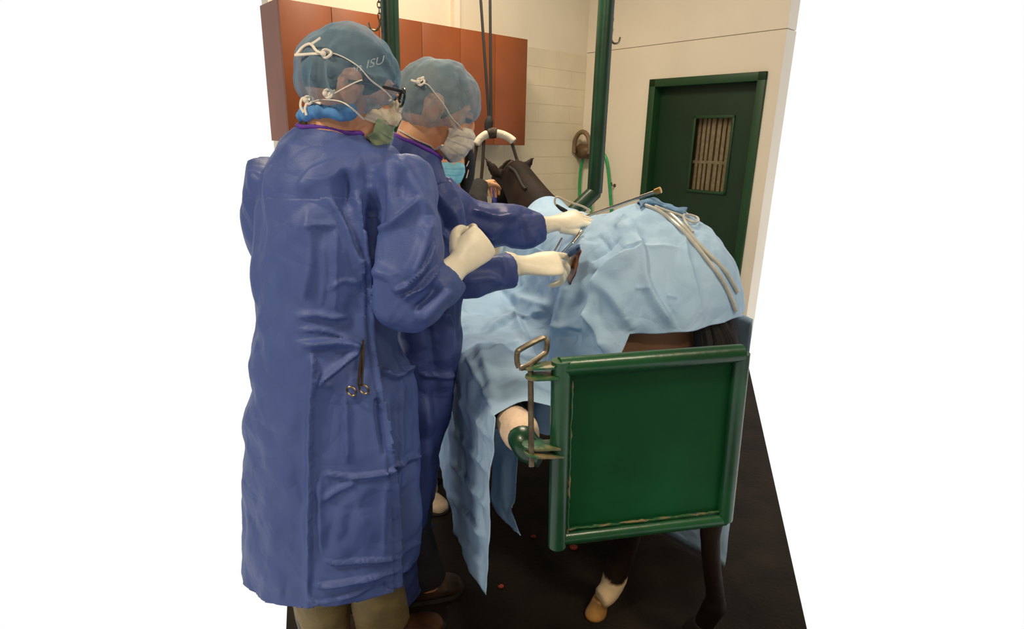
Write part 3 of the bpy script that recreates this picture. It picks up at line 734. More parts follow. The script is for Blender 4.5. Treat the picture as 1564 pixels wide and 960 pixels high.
# opening in the drape with brown skin and dark wound
G = [[(880, 378), (886, 380), (888, 384)], [(870, 398), (878, 400), (884, 402)], [(862, 420), (870, 424), (876, 426)], [(858, 438), (862, 446), (866, 448)]]
pts = []
for row in G:
    pts.append([PV(x_, y_, .656) for x_, y_ in row])
sk = mesh_obj('surgical_site', *grid_data(grid_up(pts, 20, 40)), mat('prepped skin', (150, 96, 62), .4, col2=(60, 28, 20), vscale=18, lo=.42, hi=.55), horse); fixn(sk)
relief(sk, [], amp=.006, freq=20); thicken(sk, .004); sk['label'] = 'brown prepped skin showing in the gap of the drapes'
G = [[PV(x_, y_, v_) for x_, y_, v_ in row] for row in ([(862, 384, .635), (872, 378, .632), (884, 372, .63)], [(864, 390, .625), (874, 383, .622), (885, 377, .62)], [(866, 396, .635), (876, 389, .632), (885, 383, .63)])]
ga = mesh_obj('gauze', *grid_data(grid_up(G, 24, 24)), mat('blue gauze', (70, 104, 150), .9, var=.3, vscale=60), None); fixn(ga); relief(ga, [], amp=.008, freq=22); thicken(ga, .003)
tag(ga, 'small crumpled blue gauze at the edge of the surgical opening', 'gauze')

# instruments and tubing on the drapes
lp = thing('laparoscope', 'long steel laparoscope rod slanting up over the rump with a gold tip', 'surgical instrument', P(900, 328, 2.15))
pa, pb = P(893, 331, 2.1), P(1003, 292, 1.93)
MB().tube([pa, pb], .0052, 12).build('rod', M_SS, lp)
MB().tube([pb-(pb-pa)*.22, pb], .0065, 12).build('sleeve', M_SS, lp)
MB().tube([pb-(pb-pa)*.02, pb+(pb-pa)*.05, pb+(pb-pa)*.055], [.010, .011, .006], 14).build('gold_tip', mat('brass', (196, 150, 84), .3, metal=1), lp)
cb = MB(); dd = 2.3
cb.tube([P(x_, y_, dd) for x_, y_ in ((902, 322), (890, 315), (868, 308), (853, 301), (848, 303), (848, 311), (855, 317), (862, 321))], .0042, 8, n=40)
tag(cb.build('camera_cable', mat('grey cable', (176, 166, 146), .5)), 'thin grey cable looping above the gloved hand on the withers', 'cable')
MB_ = MB().tube([P(850, 313, dd-.01), P(858, 319, dd-.02), P(866, 323, dd-.02)], [.005, .0085, .007], 10, n=8)
tag(MB_.build('cable_plug', M_BLACK), 'black plug at the end of the thin looping cable', 'plug')
def onD(pts, off, tree=tD): 
    out = [hit(tree, x_, y_, off) for x_, y_ in pts]; return [p for p in out if p is not None]
M_TUBE = mat('clear grey tubing', (188, 188, 180), .3, var=.08, vscale=30)
for i, (pts, r, lab) in enumerate((
    ([(985, 316), (1003, 323), (1022, 336), (1042, 353), (1058, 372), (1075, 393), (1092, 415), (1103, 432), (1112, 450), (1122, 474)], .0062, 'left grey tube of the pair running down the draped rump'),
    ([(1000, 318), (1024, 330), (1046, 350), (1066, 374), (1086, 394), (1104, 413), (1114, 428), (1124, 446)], .0062, 'right grey tube of the pair running down the draped rump'))):
    q = onD(pts, r*.9); tag(MB().tube(q, r, 10, n=70).build('suction_tube', M_TUBE), lab, 'tube')
q = onD([(1000, 320), (1020, 327), (1040, 334), (1055, 343), (1064, 342), (1062, 336), (1050, 332), (1042, 333), (1046, 343), (1056, 358)], .01)
tag(MB().tube(q, .0042, 8, n=70).build('suction_tube', M_TUBE), 'thin grey tube curled in a loop on the drape over the rump', 'tube')
nh = [onD([p], .012, bvh(d1, d3, d2))[0] for p in ((892, 358), (880, 372), (862, 390))]
b = MB().tube([nh[0], nh[1], nh[2]], [.0045, .0045, .0035], 8).tube([nh[0]+SU*.012, nh[1], nh[2]+ZV*.004], [.004, .0045, .003], 8)
tag(b.build('needle_holder', M_SS), 'thin steel needle holder lying across the blue drape above the opening', 'surgical instrument')
nh = [onD([p], .010, bvh(d3, d2, d1))[0] for p in ((862, 366), (850, 386))]
tag(MB().tube(nh, .0035, 8).build('clamp', M_SS), 'short steel clamp on the blue drape between the two gloved hands', 'surgical instrument')

# scraps on the floor
M_RED = mat('red scrap', (176, 62, 34), .6, var=.3, vscale=60)
for i, (x_, y_, r, lab) in enumerate(((815, 819, .008, 'small red scrap on the dark floor below the latch pin'), (876, 836, .013, 'orange red scrap on the dark floor under the gate corner'), (765, 895, .0085, 'red scrap on the dark floor beside the tip of the hanging drape'))):
    c = PZ(x_, y_, r*.6); b = MB().add(*ell(c, (r*1.3, r, r*.6), None, 14, 10)); o = b.build('red_scrap', M_RED)
    V = get_v(o); set_v(o, V+get_n(o)*(noise3(V*160+i*7)*r*.5)[:, None]); V = get_v(o); V[:, 2] -= V[:, 2].min(); set_v(o, V)
    tag(o, lab, 'scrap', 'red scraps on the floor')
# ------------------------------------------------------------------ people
M_SKIN = mat('skin', (222, 168, 126), 0.5, var=.12, vscale=14, col2=(210, 148, 110), sss=.15)
M_EAR = mat('reddened skin', (206, 132, 116), .5, sss=.1)
M_GOWN = mat('blue surgical gown cloth', (76, 95, 154), 0.5, col2=(70, 88, 147), vscale=4, facet=.014, fscale=5.5, bump=.12, bscale=320, spec=.35)
M_GOWN2 = mat('deep blue surgical gown cloth', (66, 82, 142), 0.5, col2=(60, 75, 135), vscale=4, facet=.014, fscale=5.5, bump=.12, bscale=320, spec=.35)
M_PURPLE = mat('purple neck binding', (104, 52, 168), .7, var=.15, vscale=40)
M_GLOVE = mat('cream latex glove', (246, 238, 216), .42, var=.05, vscale=20, sss=.1)
M_MASKW = mat('white mask cloth', (214, 206, 192), .8, var=.1, vscale=40, bump=.1, bscale=200)
M_MASKG = mat('pale green mask cloth', (158, 172, 132), .8, col2=(124, 142, 112), vscale=24)
M_MASKC = mat('cream mask cloth', (206, 194, 172), .8, col2=(150, 134, 114), vscale=26, lo=.35, hi=.5)
M_TIE = mat('white tie tape', (226, 218, 206), .8)
M_HAIR = mat('dark hair', (30, 28, 28), .7, var=.2, vscale=50)
M_HAIRG = mat('greying hair', (92, 88, 84), .7, col2=(52, 48, 46), vscale=20)
def frame(yaw, pitch, roll=0.0):
    y, d = radians(yaw), radians(pitch)
    X = np.array([cos(y)*cos(d), sin(y)*cos(d), -sin(d)]); Y = np.array([-sin(y), cos(y), 0]); Z = np.cross(X, Y); r = radians(roll)
    return np.stack([X, Y*cos(r)+Z*sin(r), Z*cos(r)-Y*sin(r)], 1)
class Head:
    def __init__(s, o, M): s.o = np.array(o); s.M = M
    def w(s, p): return s.o+s.M@np.array(p, float)
    def ws(s, Ps): return s.o+np.asarray(Ps, float)@s.M.T
    def build(s, mb):
        E = lambda c, r, R=None: mb.add(*ell(s.w(c), r, s.M if R is None else s.M@R, 28, 20))
        E((-.012, 0, .020), (.095, .076, .094)); E((.035, 0, -.035), (.063, .060, .078)); E((.038, 0, -.088), (.055, .046, .034))
        E((.078, 0, .012), (.020, .052, .012)); E((.098, 0, -.026), (.016, .010, .028)); E((.108, 0, -.042), (.012, .014, .010))
        E((.085, 0, -.075), (.014, .026, .009)); E((.083, 0, -.086), (.013, .022, .008))
        for g in (-1, 1):
            a = radians(20)*g; R = np.array([[cos(a), -sin(a), 0], [sin(a), cos(a), 0], [0, 0, 1]])
            E((-.014, g*.076, -.018), (.019, .006, .033), R); E((-.006, g*.074, -.03), (.012, .007, .02), R)
            E((.06, g*.042, -.035), (.022, .016, .02))
            mb.tube([s.w(p) for p in ((.0, g*.077, -.035), (.004, g*.079, -.01), (-.008, g*.081, .014), (-.024, g*.083, .008), (-.031, g*.083, -.012), (-.022, g*.081, -.038), (-.008, g*.077, -.052))], [.004, .005, .0055, .0055, .005, .005, .006], 8, n=30)
    def detail(s, par, brow):
        for g in (-1, 1):
            mesh_obj('eye', *ell(s.w((.084, g*.031, -.006)), (.012, .012, .011), s.M, 16, 10), M_EYE, par)
            mesh_obj('eyelid', *ell(s.w((.0855, g*.031, -.001)), (.0125, .0145, .0075), s.M, 16, 10), M_SKIN, par)
            MB().tube([s.w((.094, g*.014, .014)), s.w((.093, g*.03, .019)), s.w((.080, g*.05, .014))], [.003, .004, .002], 6, n=10).build('eyebrow', brow, par)
    def shell(s, c, r, edge, rows=44, cols=120, fn=None, tuck=.0):
        """dome over the head that ends at a tilted plane  z = edge(x)"""
        G = []
        for i in range(rows):
            row = []
            for j in range(cols):
                ph = 2*pi*j/cols; lo, hi = 0.0, pi*.98
                for _ in range(26):
                    th = (lo+hi)/2; x, z_ = c[0]+r[0]*sin(th)*cos(ph), c[2]+r[2]*cos(th)
                    if z_ > edge(x): lo = th
                    else: hi = th
                th = lo*i/(rows-1); k = 1.0
                if fn: k += fn(ph, i/(rows-1))
                if tuck and i >= rows-3: k -= tuck*(i-rows+4)/3
                row.append(s.w((c[0]+k*r[0]*sin(th)*cos(ph), k*r[1]*sin(th)*sin(ph), c[2]+k*r[2]*cos(th))))
            G.append(row)
        G = np.array(G); V = G.reshape(-1, 3); Fc = [(i*cols+j, i*cols+(j+1) % cols, (i+1)*cols+(j+1) % cols, (i+1)*cols+j) for i in range(rows-1) for j in range(cols)]
        return V, Fc
    def mask(s, nose=0.0, z0=-.024, z1=-.128, half=78, nt=60, nz=44, off=0.0, part=(0, 1), pleat=.0035):
        G = []
        for i in range(nz):
            t = part[0]+(part[1]-part[0])*i/(nz-1); row = []
            for j in range(nt):
                a = -1+2*j/(nt-1); th = radians(half)*a; e = abs(a)**2.2
                za, zb = z0-.022*e, z1+.026*e; z_ = za+(zb-za)*t
                ax = np.interp(t, [0, .15, .35, .6, .85, 1], [.106, .122, .124, .114, .104, .078])+off-nose; ay = np.interp(t, [0, .5, 1], [.066, .068, .056])+off
                pl_ = pleat*(1-e)*(((t*4) % 1)-.5)
                row.append(s.w((.012+(ax-.012+pl_)*cos(th), (ay+pl_)*sin(th), z_)))
            G.append(row)
        return grid_data(G)
M_EYE = mat('eye', (46, 38, 34), .15)
def ring_at(px, py, y, a, b, tilt=0.0, n=64, twist=0.0):
    c = PY(px, py, y); d = c.copy(); d[2] = 0; d /= np.linalg.norm(d); rt = np.array([d[1], -d[0], 0])
    if twist: rt = rt*cos(twist)+d*sin(twist); d = np.cross(ZV, rt)
    return [c+rt*a*cos(t)+d*b*sin(t)+ZV*tilt*a*cos(t) for t in np.linspace(0, 2*pi, n, endpoint=False)]
def torso(rows, n=60):
    rings = []
    for py, x0, x1, y, b, *rest in rows:
        mx = (x0+x1)/2; dep = proj(PY(mx, py, y))[1]; a = (x1-x0)/2*dep/F
        rings.append(ring_at(mx, py, y, a, b, *(rest or [0])))
    return loft_data(rings, n)
def path_pts(pts): return np.array([list(PY(x, y, d))+[r] for x, y, d, r in pts])
def sleeve(mb, pts, n=50, seg=30):
    q = cr_spline(path_pts(pts), n); mb.add(*tube_data(q[:, :3], q[:, 3], seg)); return q
def hand(name, par, W, X, N, right=True, curl=((15, 15, 10),)*4, thumb=(.75, .55, -.15), tcurl=(12, 15), cuff=.10, sc=1.0, m=None, spread=(8, 2, -5, -11), voxel=.0026, skin_back=None):
    X = np.array(X, float); X /= np.linalg.norm(X); N = np.array(N, float); N -= X*np.dot(X, N); N /= np.linalg.norm(N); Y = np.cross(N, X); s = 1 if right else -1
    M = np.stack([X, Y, N], 1); W = np.array(W); wp = lambda p: W+M@(np.array(p, float)*sc); mb = MB()
    ring = lambda x, hw, th, z0=0.0, y0=0.0: [wp((x, s*y0+hw*cos(t), z0+th*sin(t))) for t in np.linspace(0, 2*pi, 24, endpoint=False)]
    rg = ([ring(-cuff, .041, .038), ring(-cuff*.5, .035, .031), ring(-.02, .031, .026)] if cuff else [])+[ring(0, .029, .022), ring(.02, .033, .020), ring(.045, .040, .018, 0, .002), ring(.075, .043, .0165, .002), ring(.094, .041, .0135, .003), ring(.102, .034, .008, .002)]
    mb.add(*loft_data(rg, 28))
    seg = ((.045, .027, .023), (.049, .031, .024), (.045, .029, .023), (.035, .022, .020))
    for k in range(4):
        p = np.array([.088, s*(.030, .0105, -.0095, -.029)[k], .002]); a = 0.0; b = radians(spread[k])*s; pts = [p-np.array([.02, 0, 0]), p]; r0 = (.0088, .0091, .0087, .0078)[k]
        for L, c_ in zip(seg[k], curl[k]):
            a += radians(c_); d_ = np.array([cos(a)*cos(b), sin(b)*cos(a), -sin(a)]); p = p+d_*L; pts.append(p)
        q = cr_spline(np.hstack([np.array(pts), np.array([[r0*1.05], [r0*1.08], [r0], [r0*.94], [r0*.8]])]), 26)
        mb.add(*tube_data([wp(v[:3]) for v in q], q[:, 3]*sc, 12)); mb.add(*ell(wp(pts[-1]), [r0*.82*sc]*3, None, 12, 8))
    t_ = np.array([thumb[0], s*thumb[1], thumb[2]]); t_ /= np.linalg.norm(t_); p = np.array([.022, s*.022, -.006]); pts = [p, p+t_*.044]; d_ = t_.copy()
    for L, c_ in zip((.034, .028), tcurl):
        ax = np.array([0, 0, 1.0]); a = -s*radians(c_); d_ = np.array([d_[0]*cos(a)-d_[1]*sin(a), d_[0]*sin(a)+d_[1]*cos(a), d_[2]-.12]); d_ /= np.linalg.norm(d_); pts.append(pts[-1]+d_*L)
    q = cr_spline(np.hstack([np.array(pts), np.array([[.0165], [.0125], [.0112], [.0088]])]), 22)
    mb.add(*tube_data([wp(v[:3]) for v in q], q[:, 3]*sc, 12)); mb.add(*ell(wp(pts[-1]), [.0092*sc]*3, None, 12, 8))
    o = fuse(name, mb, m or M_GLOVE, par, voxel=voxel*sc, smooth=2)
    return o, wp
def bow(tree_pts, name, par, r=.0028): return MB().tube(tree_pts, r, 8, n=max(24, len(tree_pts)*8), flat=(ZV, .45)).build(name, M_TIE, par)
def boot(par, c, toe, m, L=.29, h=.14, lab=None, name='boot'):
    toe = np.array(toe, float); toe[2] = 0; toe /= np.linalg.norm(toe); sd = np.cross(ZV, toe); mb = MB()
    R = []
    for x, hw, z1 in ((-.09, .030, .06), (-.08, .037, .085), (-.03, .042, .10), (.03, .044, .09), (.09, .048, .068), (.15, .047, .055), (.185, .036, .045), (.2, .018, .03)):
        k = L/.29; R.append([c+toe*x*k+sd*hw*cos(t)+ZV*(z1/2+z1/2*np.sign(sin(t))*abs(sin(t))**.7) for t in np.linspace(0, 2*pi, 24, endpoint=False)])
    mb.add(*loft_data(R, 24)); mb.tube([c-toe*.03+ZV*.05, c-toe*.04+ZV*h, c-toe*.04+ZV*(h+.08)], [.045, .047, .052], 18)
    o = fuse(name, mb, m, par, voxel=.007, smooth=5)
    MB().tube([c+toe*x*L/.29+sd*y_+ZV*.010 for x, y_ in ((-.09, 0), (-.07, .036), (.0, .040), (.09, .050), (.16, .046), (.2, .0), (.16, -.046), (.09, -.050), (0, -.040), (-.07, -.036))], .009, 8, n=50).build('sole', mat('dark sole', (30, 24, 20), .8), o)
    if lab: o['label'] = lab
    return o
def cap_fold(k1, k2, a): return lambda ph, t: a*(sin(k1*ph+.6)*.5+.35*sin(k2*ph+2.1)+.25*sin(2.3*k2*ph))*min(1, t*1.3)+.02*sin(3*ph+4*t)*t+.20*abs(sin(ph+.15))**4*t**3

def hem_flat(o):
    V = get_v(o); z0 = V[:, 2].min()+.022; V[:, 2] = np.maximum(V[:, 2], z0+.006*np.sin(V[:, 0]*9)); set_v(o, V)
# ---- the taller surgeon, nearest the camera
HY1 = 1.38
S1 = thing('person', 'taller person in blue gown nearest the camera, back turned, clamp hanging at the waist', 'person', PZ(515, 990, 0)*np.array([1, 1, 0]))
H1 = Head(PY(537, 130, HY1), frame(24, 10))
def person_body(par, H, torso_rows, arms, legs, neck):
    mb = MB(); H.build(mb); nb = np.array(neck)
    mb.tube([H.w((-.018, 0, -.03)), H.w((-.03, 0, -.10)), (H.w((-.04, 0, -.13))+nb)/2, nb, nb-ZV*.06], [.056, .056, .055, .053, .058], 24, n=20)
    mb.add(*torso(torso_rows, 30))
    for a in arms:
        q = path_pts(a); mb.add(*tube_data(cr_spline(q, 24)[:, :3], cr_spline(q, 24)[:, 3], 14))
    for l in legs: mb.tube([p for p, r in l], [r for p, r in l], 14, n=20)
    return fuse('body', mb, M_SKIN, par, voxel=.0065, smooth=4)
f1a = PZ(500, 985, 0); f1b = PZ(585, 985, 0)
armR1 = [(604, 262, 1.36, .075), (616, 300, 1.34, .084), (622, 360, 1.315, .086), (622, 420, 1.29, .082), (622, 452, 1.275, .072), (645, 458, 1.275, .064), (672, 438, 1.30, .053), (688, 420, 1.325, .045)]
armL1 = [(432, 262, 1.40, .075), (428, 330, 1.44, .08), (440, 400, 1.50, .075), (470, 430, 1.56, .065), (520, 425, 1.64, .05)]
thin = lambda arm, k=.5: [(x, y, d, r*k) for x, y, d, r in arm]
body1 = person_body(S1, H1, [(222, 470, 566, 1.38, .07), (262, 456, 574, 1.38, .075), (350, 440, 575, 1.37, .10), (500, 440, 570, 1.37, .10), (600, 430, 580, 1.36, .11), (680, 440, 570, 1.36, .09)],
    [thin(armR1[1:], .45), thin(armL1[1:], .45)], [[(PY(470, 640, 1.37), .085), (PY(478, 800, 1.36), .06), (f1a+ZV*.1, .042), (f1a+ZV*.05, .04)], [(PY(555, 640, 1.37), .085), (PY(560, 800, 1.36), .06), (f1b+ZV*.1, .042), (f1b+ZV*.05, .04)]], PY(515, 205, HY1+.01))
H1.detail(body1, M_HAIR)
# hair, inner cap and bouffant
hair1 = mesh_obj('hair', *H1.shell((-.012, 0, .021), (.0955, .0765, .0945), lambda x: -.025+.25*max(x, 0)), M_HAIR, body1)
M_CAP1 = sheer('sheer blue bouffant', (130, 162, 184), .36, col2=(102, 142, 174), vscale=12)
M_CAP2 = sheer('sheer pale blue bouffant', (150, 172, 184), .40, col2=(128, 158, 178), vscale=12)
ef1 = lambda x: -.058+.22*(x+.02)
cap1 = mesh_obj('bouffant_cap', *H1.shell((-.010, 0, .018), (.110, .096, .103), ef1, fn=cap_fold(13, 29, .022), tuck=.05), M_CAP1, S1); fixn(cap1)
cap1.data.update()
relief(cap1, [('lap', [(512, 56), (505, 110), (520, 168)], 4, .012), ('lap', [(480, 110), (488, 140), (502, 168)], 4, .010), ('pal', [(500, 95), (518, 130), (532, 166)], 4, .010), ('lap', [(570, 62), (598, 105), (608, 140)], 4, .010), ('crease', [(545, 108), (570, 118), (596, 122)], 3, .008), ('lap', [(484, 90), (478, 130), (482, 160)], 4, .009), ('lap', [(512, 84), (548, 104), (582, 135)], 4, .007)], amp=.009, freq=10, cr2=(.004, 26))
# gathered nape band
band = [H1.w((.108*.93*sin_*cos(p)-.010, .090*.95*sin_*sin(p), ef1(.1*cos(p))-.006)) for p in np.linspace(radians(80), radians(280), 26) for sin_ in (.80,)]
bo = MB().tube(band, [.006]+[.013]*24+[.006], 14, n=90).build('gathered_band', mat('deep blue gathered band', (88, 148, 210), .75, var=.15, vscale=30), cap1)
V = get_v(bo); set_v(bo, V+get_n(bo)*crumple(V, .012, 38)[:, None])
# writing on the dark inner cap, showing through
tH1 = bvh(hair1)
def lettering(txt, p0, p1, hpx, par, tree, m):
    cu = bpy.data.curves.new('t', 'FONT'); cu.body = txt; cu.size = 1; t = bpy.data.objects.new('t', cu); COL.objects.link(t)
    dg = bpy.context.evaluated_depsgraph_get(); me = bpy.data.meshes.new_from_object(t.evaluated_get(dg)); bpy.data.objects.remove(t)
    bm = bmesh.new(); bm.from_mesh(me); bmesh.ops.triangulate(bm, faces=bm.faces); bmesh.ops.subdivide_edges(bm, edges=[e for e in bm.edges if e.calc_length() > .1], cuts=1)
    xs = [v.co.x for v in bm.verts]; w = max(xs); V = []
    for v in bm.verts:
        t_ = v.co.x/w; x = p0[0]+(p1[0]-p0[0])*t_; y = p0[1]+(p1[1]-p0[1])*t_; q = hit(tree, x+v.co.y*hpx*.2, y-v.co.y*hpx, .0018)
        V.append(q if q is not None else (V[-1] if V else H1.o))
    Fc = [[v.index for v in f.verts] for f in bm.faces]; bm.free()
    return mesh_obj('lettering', V, Fc, m, par, smooth=False)
lettering('en ISU', (533, 113), (584, 97), 18, hair1, tH1, mat('white lettering', (236, 236, 232), .8))
# ties of the mask
tC1 = bvh(cap1)
up_tie = [hit(tC1, x, y, .003) for x, y in ((497, 82), (512, 84), (530, 92), (548, 104), (565, 120), (582, 135), (596, 148))]
up_tie = [p for p in up_tie if p is not None]
MK1 = mesh_obj('mask', *H1.mask(nose=.008, z0=-.004, part=(0, .58), half=82, off=.0), M_MASKC, S1); fixn(MK1); V = get_v(MK1); set_v(MK1, V+get_n(MK1)*crumple(V, .010, 24)[:, None]); thicken(MK1, .001)
mg = mesh_obj('mask_front', *H1.mask(nose=.008, z0=-.004, part=(.45, 1.0), half=66, off=.001), M_MASKG, MK1); fixn(mg); V = get_v(mg); set_v(mg, V+get_n(mg)*crumple(V, .008, 24)[:, None]); thicken(mg, .001); mg['label'] = 'pale green pleated mask front'
bow(up_tie+[H1.w((.072, -.070, -.020))], 'mask_tie', MK1)
d1_ = proj(H1.w((-.07, -.06, -.05)))[1]
lo_tie = [P(478, 155, d1_), P(493, 152, d1_-.01), P(520, 155, d1_-.03), P(538, 166, d1_-.03), P(555, 182, proj(H1.w((.05, -.075, -.09)))[1]-.01)]
bow(lo_tie, 'mask_tie', MK1)
def knot(px, py, d, ends, par):
    b = MB(); c = P(px, py, d); b.tube([c+RT*.009*cos(t)+UP*.008*sin(t)+FW*.003*sin(2*t) for t in np.linspace(0, 2*pi, 16, endpoint=False)], .0028, 7, closed=True)
    b.add(*ell(c-RT*.007, (.006, .005, .006), None, 12, 8))
    for e in ends: b.tube([P(x, y, d+q) for x, y, q in e], .0028, 7, n=20, flat=(FW, .5))
    return b.build('tie_knot', M_TIE, par)
dk = proj(up_tie[0])[1]-.004
knot(499, 82, dk, [[(496, 82, 0), (484, 78, 0), (474, 67, .01), (462, 72, .02), (452, 84, .02)], [(496, 82, 0), (480, 82, .01), (450, 84, .02)], [(474, 68, .01), (482, 63, 0), (489, 58, -.01)]], MK1)
knot(472, 153, d1_+.01, [[(474, 152, 0), (462, 150, 0), (459, 162, 0), (464, 172, 0)], [(470, 154, 0), (466, 165, 0), (468, 176, 0)], [(476, 153, 0), (490, 158, -.02)]], MK1)
kk = [hit(tC1, x, y, .003) for x, y in ((503, 147), (520, 138), (540, 127), (552, 121))]; kk = [p for p in kk if p is not None]
MB().tube(kk, .0012, 6, n=20).build('elastic', M_TIE, MK1); knot(502, 143, proj(kk[0])[1]-.004, [[(500, 146, 0), (505, 141, 0), (512, 138, 0)]], MK1)
# glasses
gl1 = MB()
for g in (-1, 1):
    gl1.tube([H1.w((.106-.10*(abs(.031+.026*cos(t))-.03)*.4, g*(.033+.026*cos(t)), -.004+.019*sin(t))) for t in np.linspace(0, 2*pi, 24, endpoint=False)], .0028, 8, closed=True)
    gl1.tube([H1.w((.100, g*.060, .004)), H1.w((.09, g*.078, .004)), H1.w((.03, g*.083, .002)), H1.w((-.02, g*.083, -.002))], .0034, 8, n=16)
gl1.tube([H1.w((.108, -.008, .0)), H1.w((.111, 0, .003)), H1.w((.108, .008, .0))], .0025, 6)
go = gl1.build('glasses', mat('black glasses frame', (16, 15, 16), .3), S1)
# gown
gm = MB()
rows1 = [(197, 462, 563, 1.385, .066, -.12), (212, 446, 584, 1.385, .082, -.10), (232, 424, 606, 1.38, .105), (268, 408, 622, 1.38, .122), (330, 400, 624, 1.375, .132), (420, 398, 606, 1.37, .138), (500, 400, 602, 1.365, .142), (590, 394, 628, 1.36, .158), (700, 388, 636, 1.36, .175), (790, 386, 638, 1.36, .185), (848, 386, 640, 1.36, .19)]
gm.add(*torso(rows1, 80)); sleeve(gm, armR1); sleeve(gm, armL1)
gown1 = fuse('gown', gm, M_GOWN, S1, voxel=.0047, smooth=8)
relief(gown1, [
    ('pal', [(566, 285), (561, 340), (561, 400), (563, 460), (572, 515)], 9, -.030),
    ('lap', [(455, 520), (500, 518), (532, 519), (548, 526)], 9, .022), ('pal', [(455, 482), (490, 480), (510, 484), (540, 483)], 7, .012), ('lap', [(548, 528), (520, 557), (490, 584)], 7, .018), ('crease', [(486, 584), (498, 582), (512, 587)], 3, .010), ('crease', [(455, 500), (500, 503), (548, 522)], 3, .008),
    ('lap', [(482, 532), (485, 562), (480, 644), (478, 760), (474, 945)], 7, .020), ('pal', [(526, 600), (527, 650), (528, 705)], 7, .014), ('pal', [(564, 592), (568, 640), (574, 692)], 6, -.014), ('ridge', [(588, 600), (589, 650), (576, 684)], 6, .010),
    ('lap', [(491, 718), (537, 721), (574, 712), (596, 694)], 5, .014), ('ridge', [(495, 759), (520, 742), (543, 727)], 5, .012), ('crease', [(492, 716), (492, 780), (494, 848)], 4, .010), ('crease', [(577, 718), (578, 780), (579, 848)], 4, .010),
    ('lap', [(498, 852), (526, 853), (602, 843)], 4, .014), ('lap', [(487, 884), (506, 885), (600, 863)], 5, .016), ('crease', [(581, 881), (592, 910), (602, 938)], 4, -.016), ('lap', [(474, 904), (498, 912), (571, 887)], 4, .012), ('ridge', [(540, 760), (535, 800), (520, 830)], 10, -.008),
    ('ridge', [(472, 310), (478, 399), (466, 461)], 8, .012), ('lap', [(506, 299), (525, 336), (538, 380), (550, 410)], 7, .018), ('crease', [(513, 340), (513, 400), (513, 476)], 3, .008), ('ridge', [(544, 290), (550, 350), (553, 430)], 7, .014), ('ridge', [(526, 256), (532, 290), (528, 320)], 7, -.012), ('crease', [(458, 346), (490, 342), (515, 343)], 3, .010), ('lap', [(500, 440), (520, 425), (548, 430)], 5, .008),
    ('ridge', [(462, 296), (490, 270), (553, 258)], 12, .008), ('crease', [(495, 360), (498, 420), (492, 470)], 3, .007),
    # sleeve
    ('lap', [(570, 350), (600, 338), (640, 300)], 8, 0.0180), ('ridge', [(655, 330), (645, 380), (625, 430)], 9, 0.0210), ('ridge', [(585, 270), (580, 320), (572, 360)], 7, -0.0135), ('lap', [(600, 445), (625, 430), (650, 400), (662, 360)], 8, 0.0165), ('ridge', [(570, 410), (600, 425), (610, 450)], 8, 0.0135),
    ('lap', [(610, 455), (640, 440), (670, 405)], 7, 0.0180), ('ridge', [(640, 490), (665, 465), (690, 440)], 8, 0.0180), ('ridge', [(630, 478), (655, 455), (672, 430)], 6, -0.0180), ('crease', [(580, 400), (590, 415), (612, 418)], 4, 0.0075),
    ('ridge', [(600, 240), (630, 280), (655, 330)], 8, 0.0120), ('ridge', [(615, 260), (612, 310)], 7, -0.0090), ('lap', [(455, 290), (475, 260), (520, 240)], 12, 0.0060),
    # skirt right of the flap
    ('lap', [(578, 560), (600, 572), (632, 556)], 6, 0.0180), ('pal', [(610, 580), (606, 680), (600, 780)], 8, 0.0150), ('lap', [(594, 712), (615, 698), (636, 692)], 6, 0.0135), ('ridge', [(625, 600), (628, 720), (630, 860)], 8, 0.0120), ('crease', [(606, 860), (622, 835), (638, 825)], 4, 0.0090)],
    amp=.015, freq=7, stretch=(1.0, 1.0, .75), seed=12, cr2=(.009, 14))
hem_flat(gown1)
nb = torso([(194, 464, 562, 1.385, .066, -.12), (199, 458, 568, 1.385, .069, -.12), (204, 456, 572, 1.385, .072, -.12)], 3)
b = MB(); 
rg = ring_at(513, 199.5, 1.385, 55/(F/proj(PY(513, 199, 1.385))[1])*1.0, .0715, -.12, 60)

def snap(ring, o, lift=.001):
    t = bvh(o); out = []
    for p in ring:
        q, n_, *_ = t.find_nearest(Vector(p)); out.append(np.array(q)+np.array(n_)*lift)
    k = len(out); return [(out[i-1]+out[i]*2+out[(i+1) % k])/4 for i in range(k)]
b.tube(snap(rg, gown1), .0052, 10, closed=True); b.build('neck_binding', M_PURPLE, gown1)
b = MB(); b.tube(ring_at(511, 195, 1.39, .068, .062, -.12, 60), .009, 10, closed=True); b.build('shirt_collar', mat('olive shirt', (74, 62, 42), .9), S1)
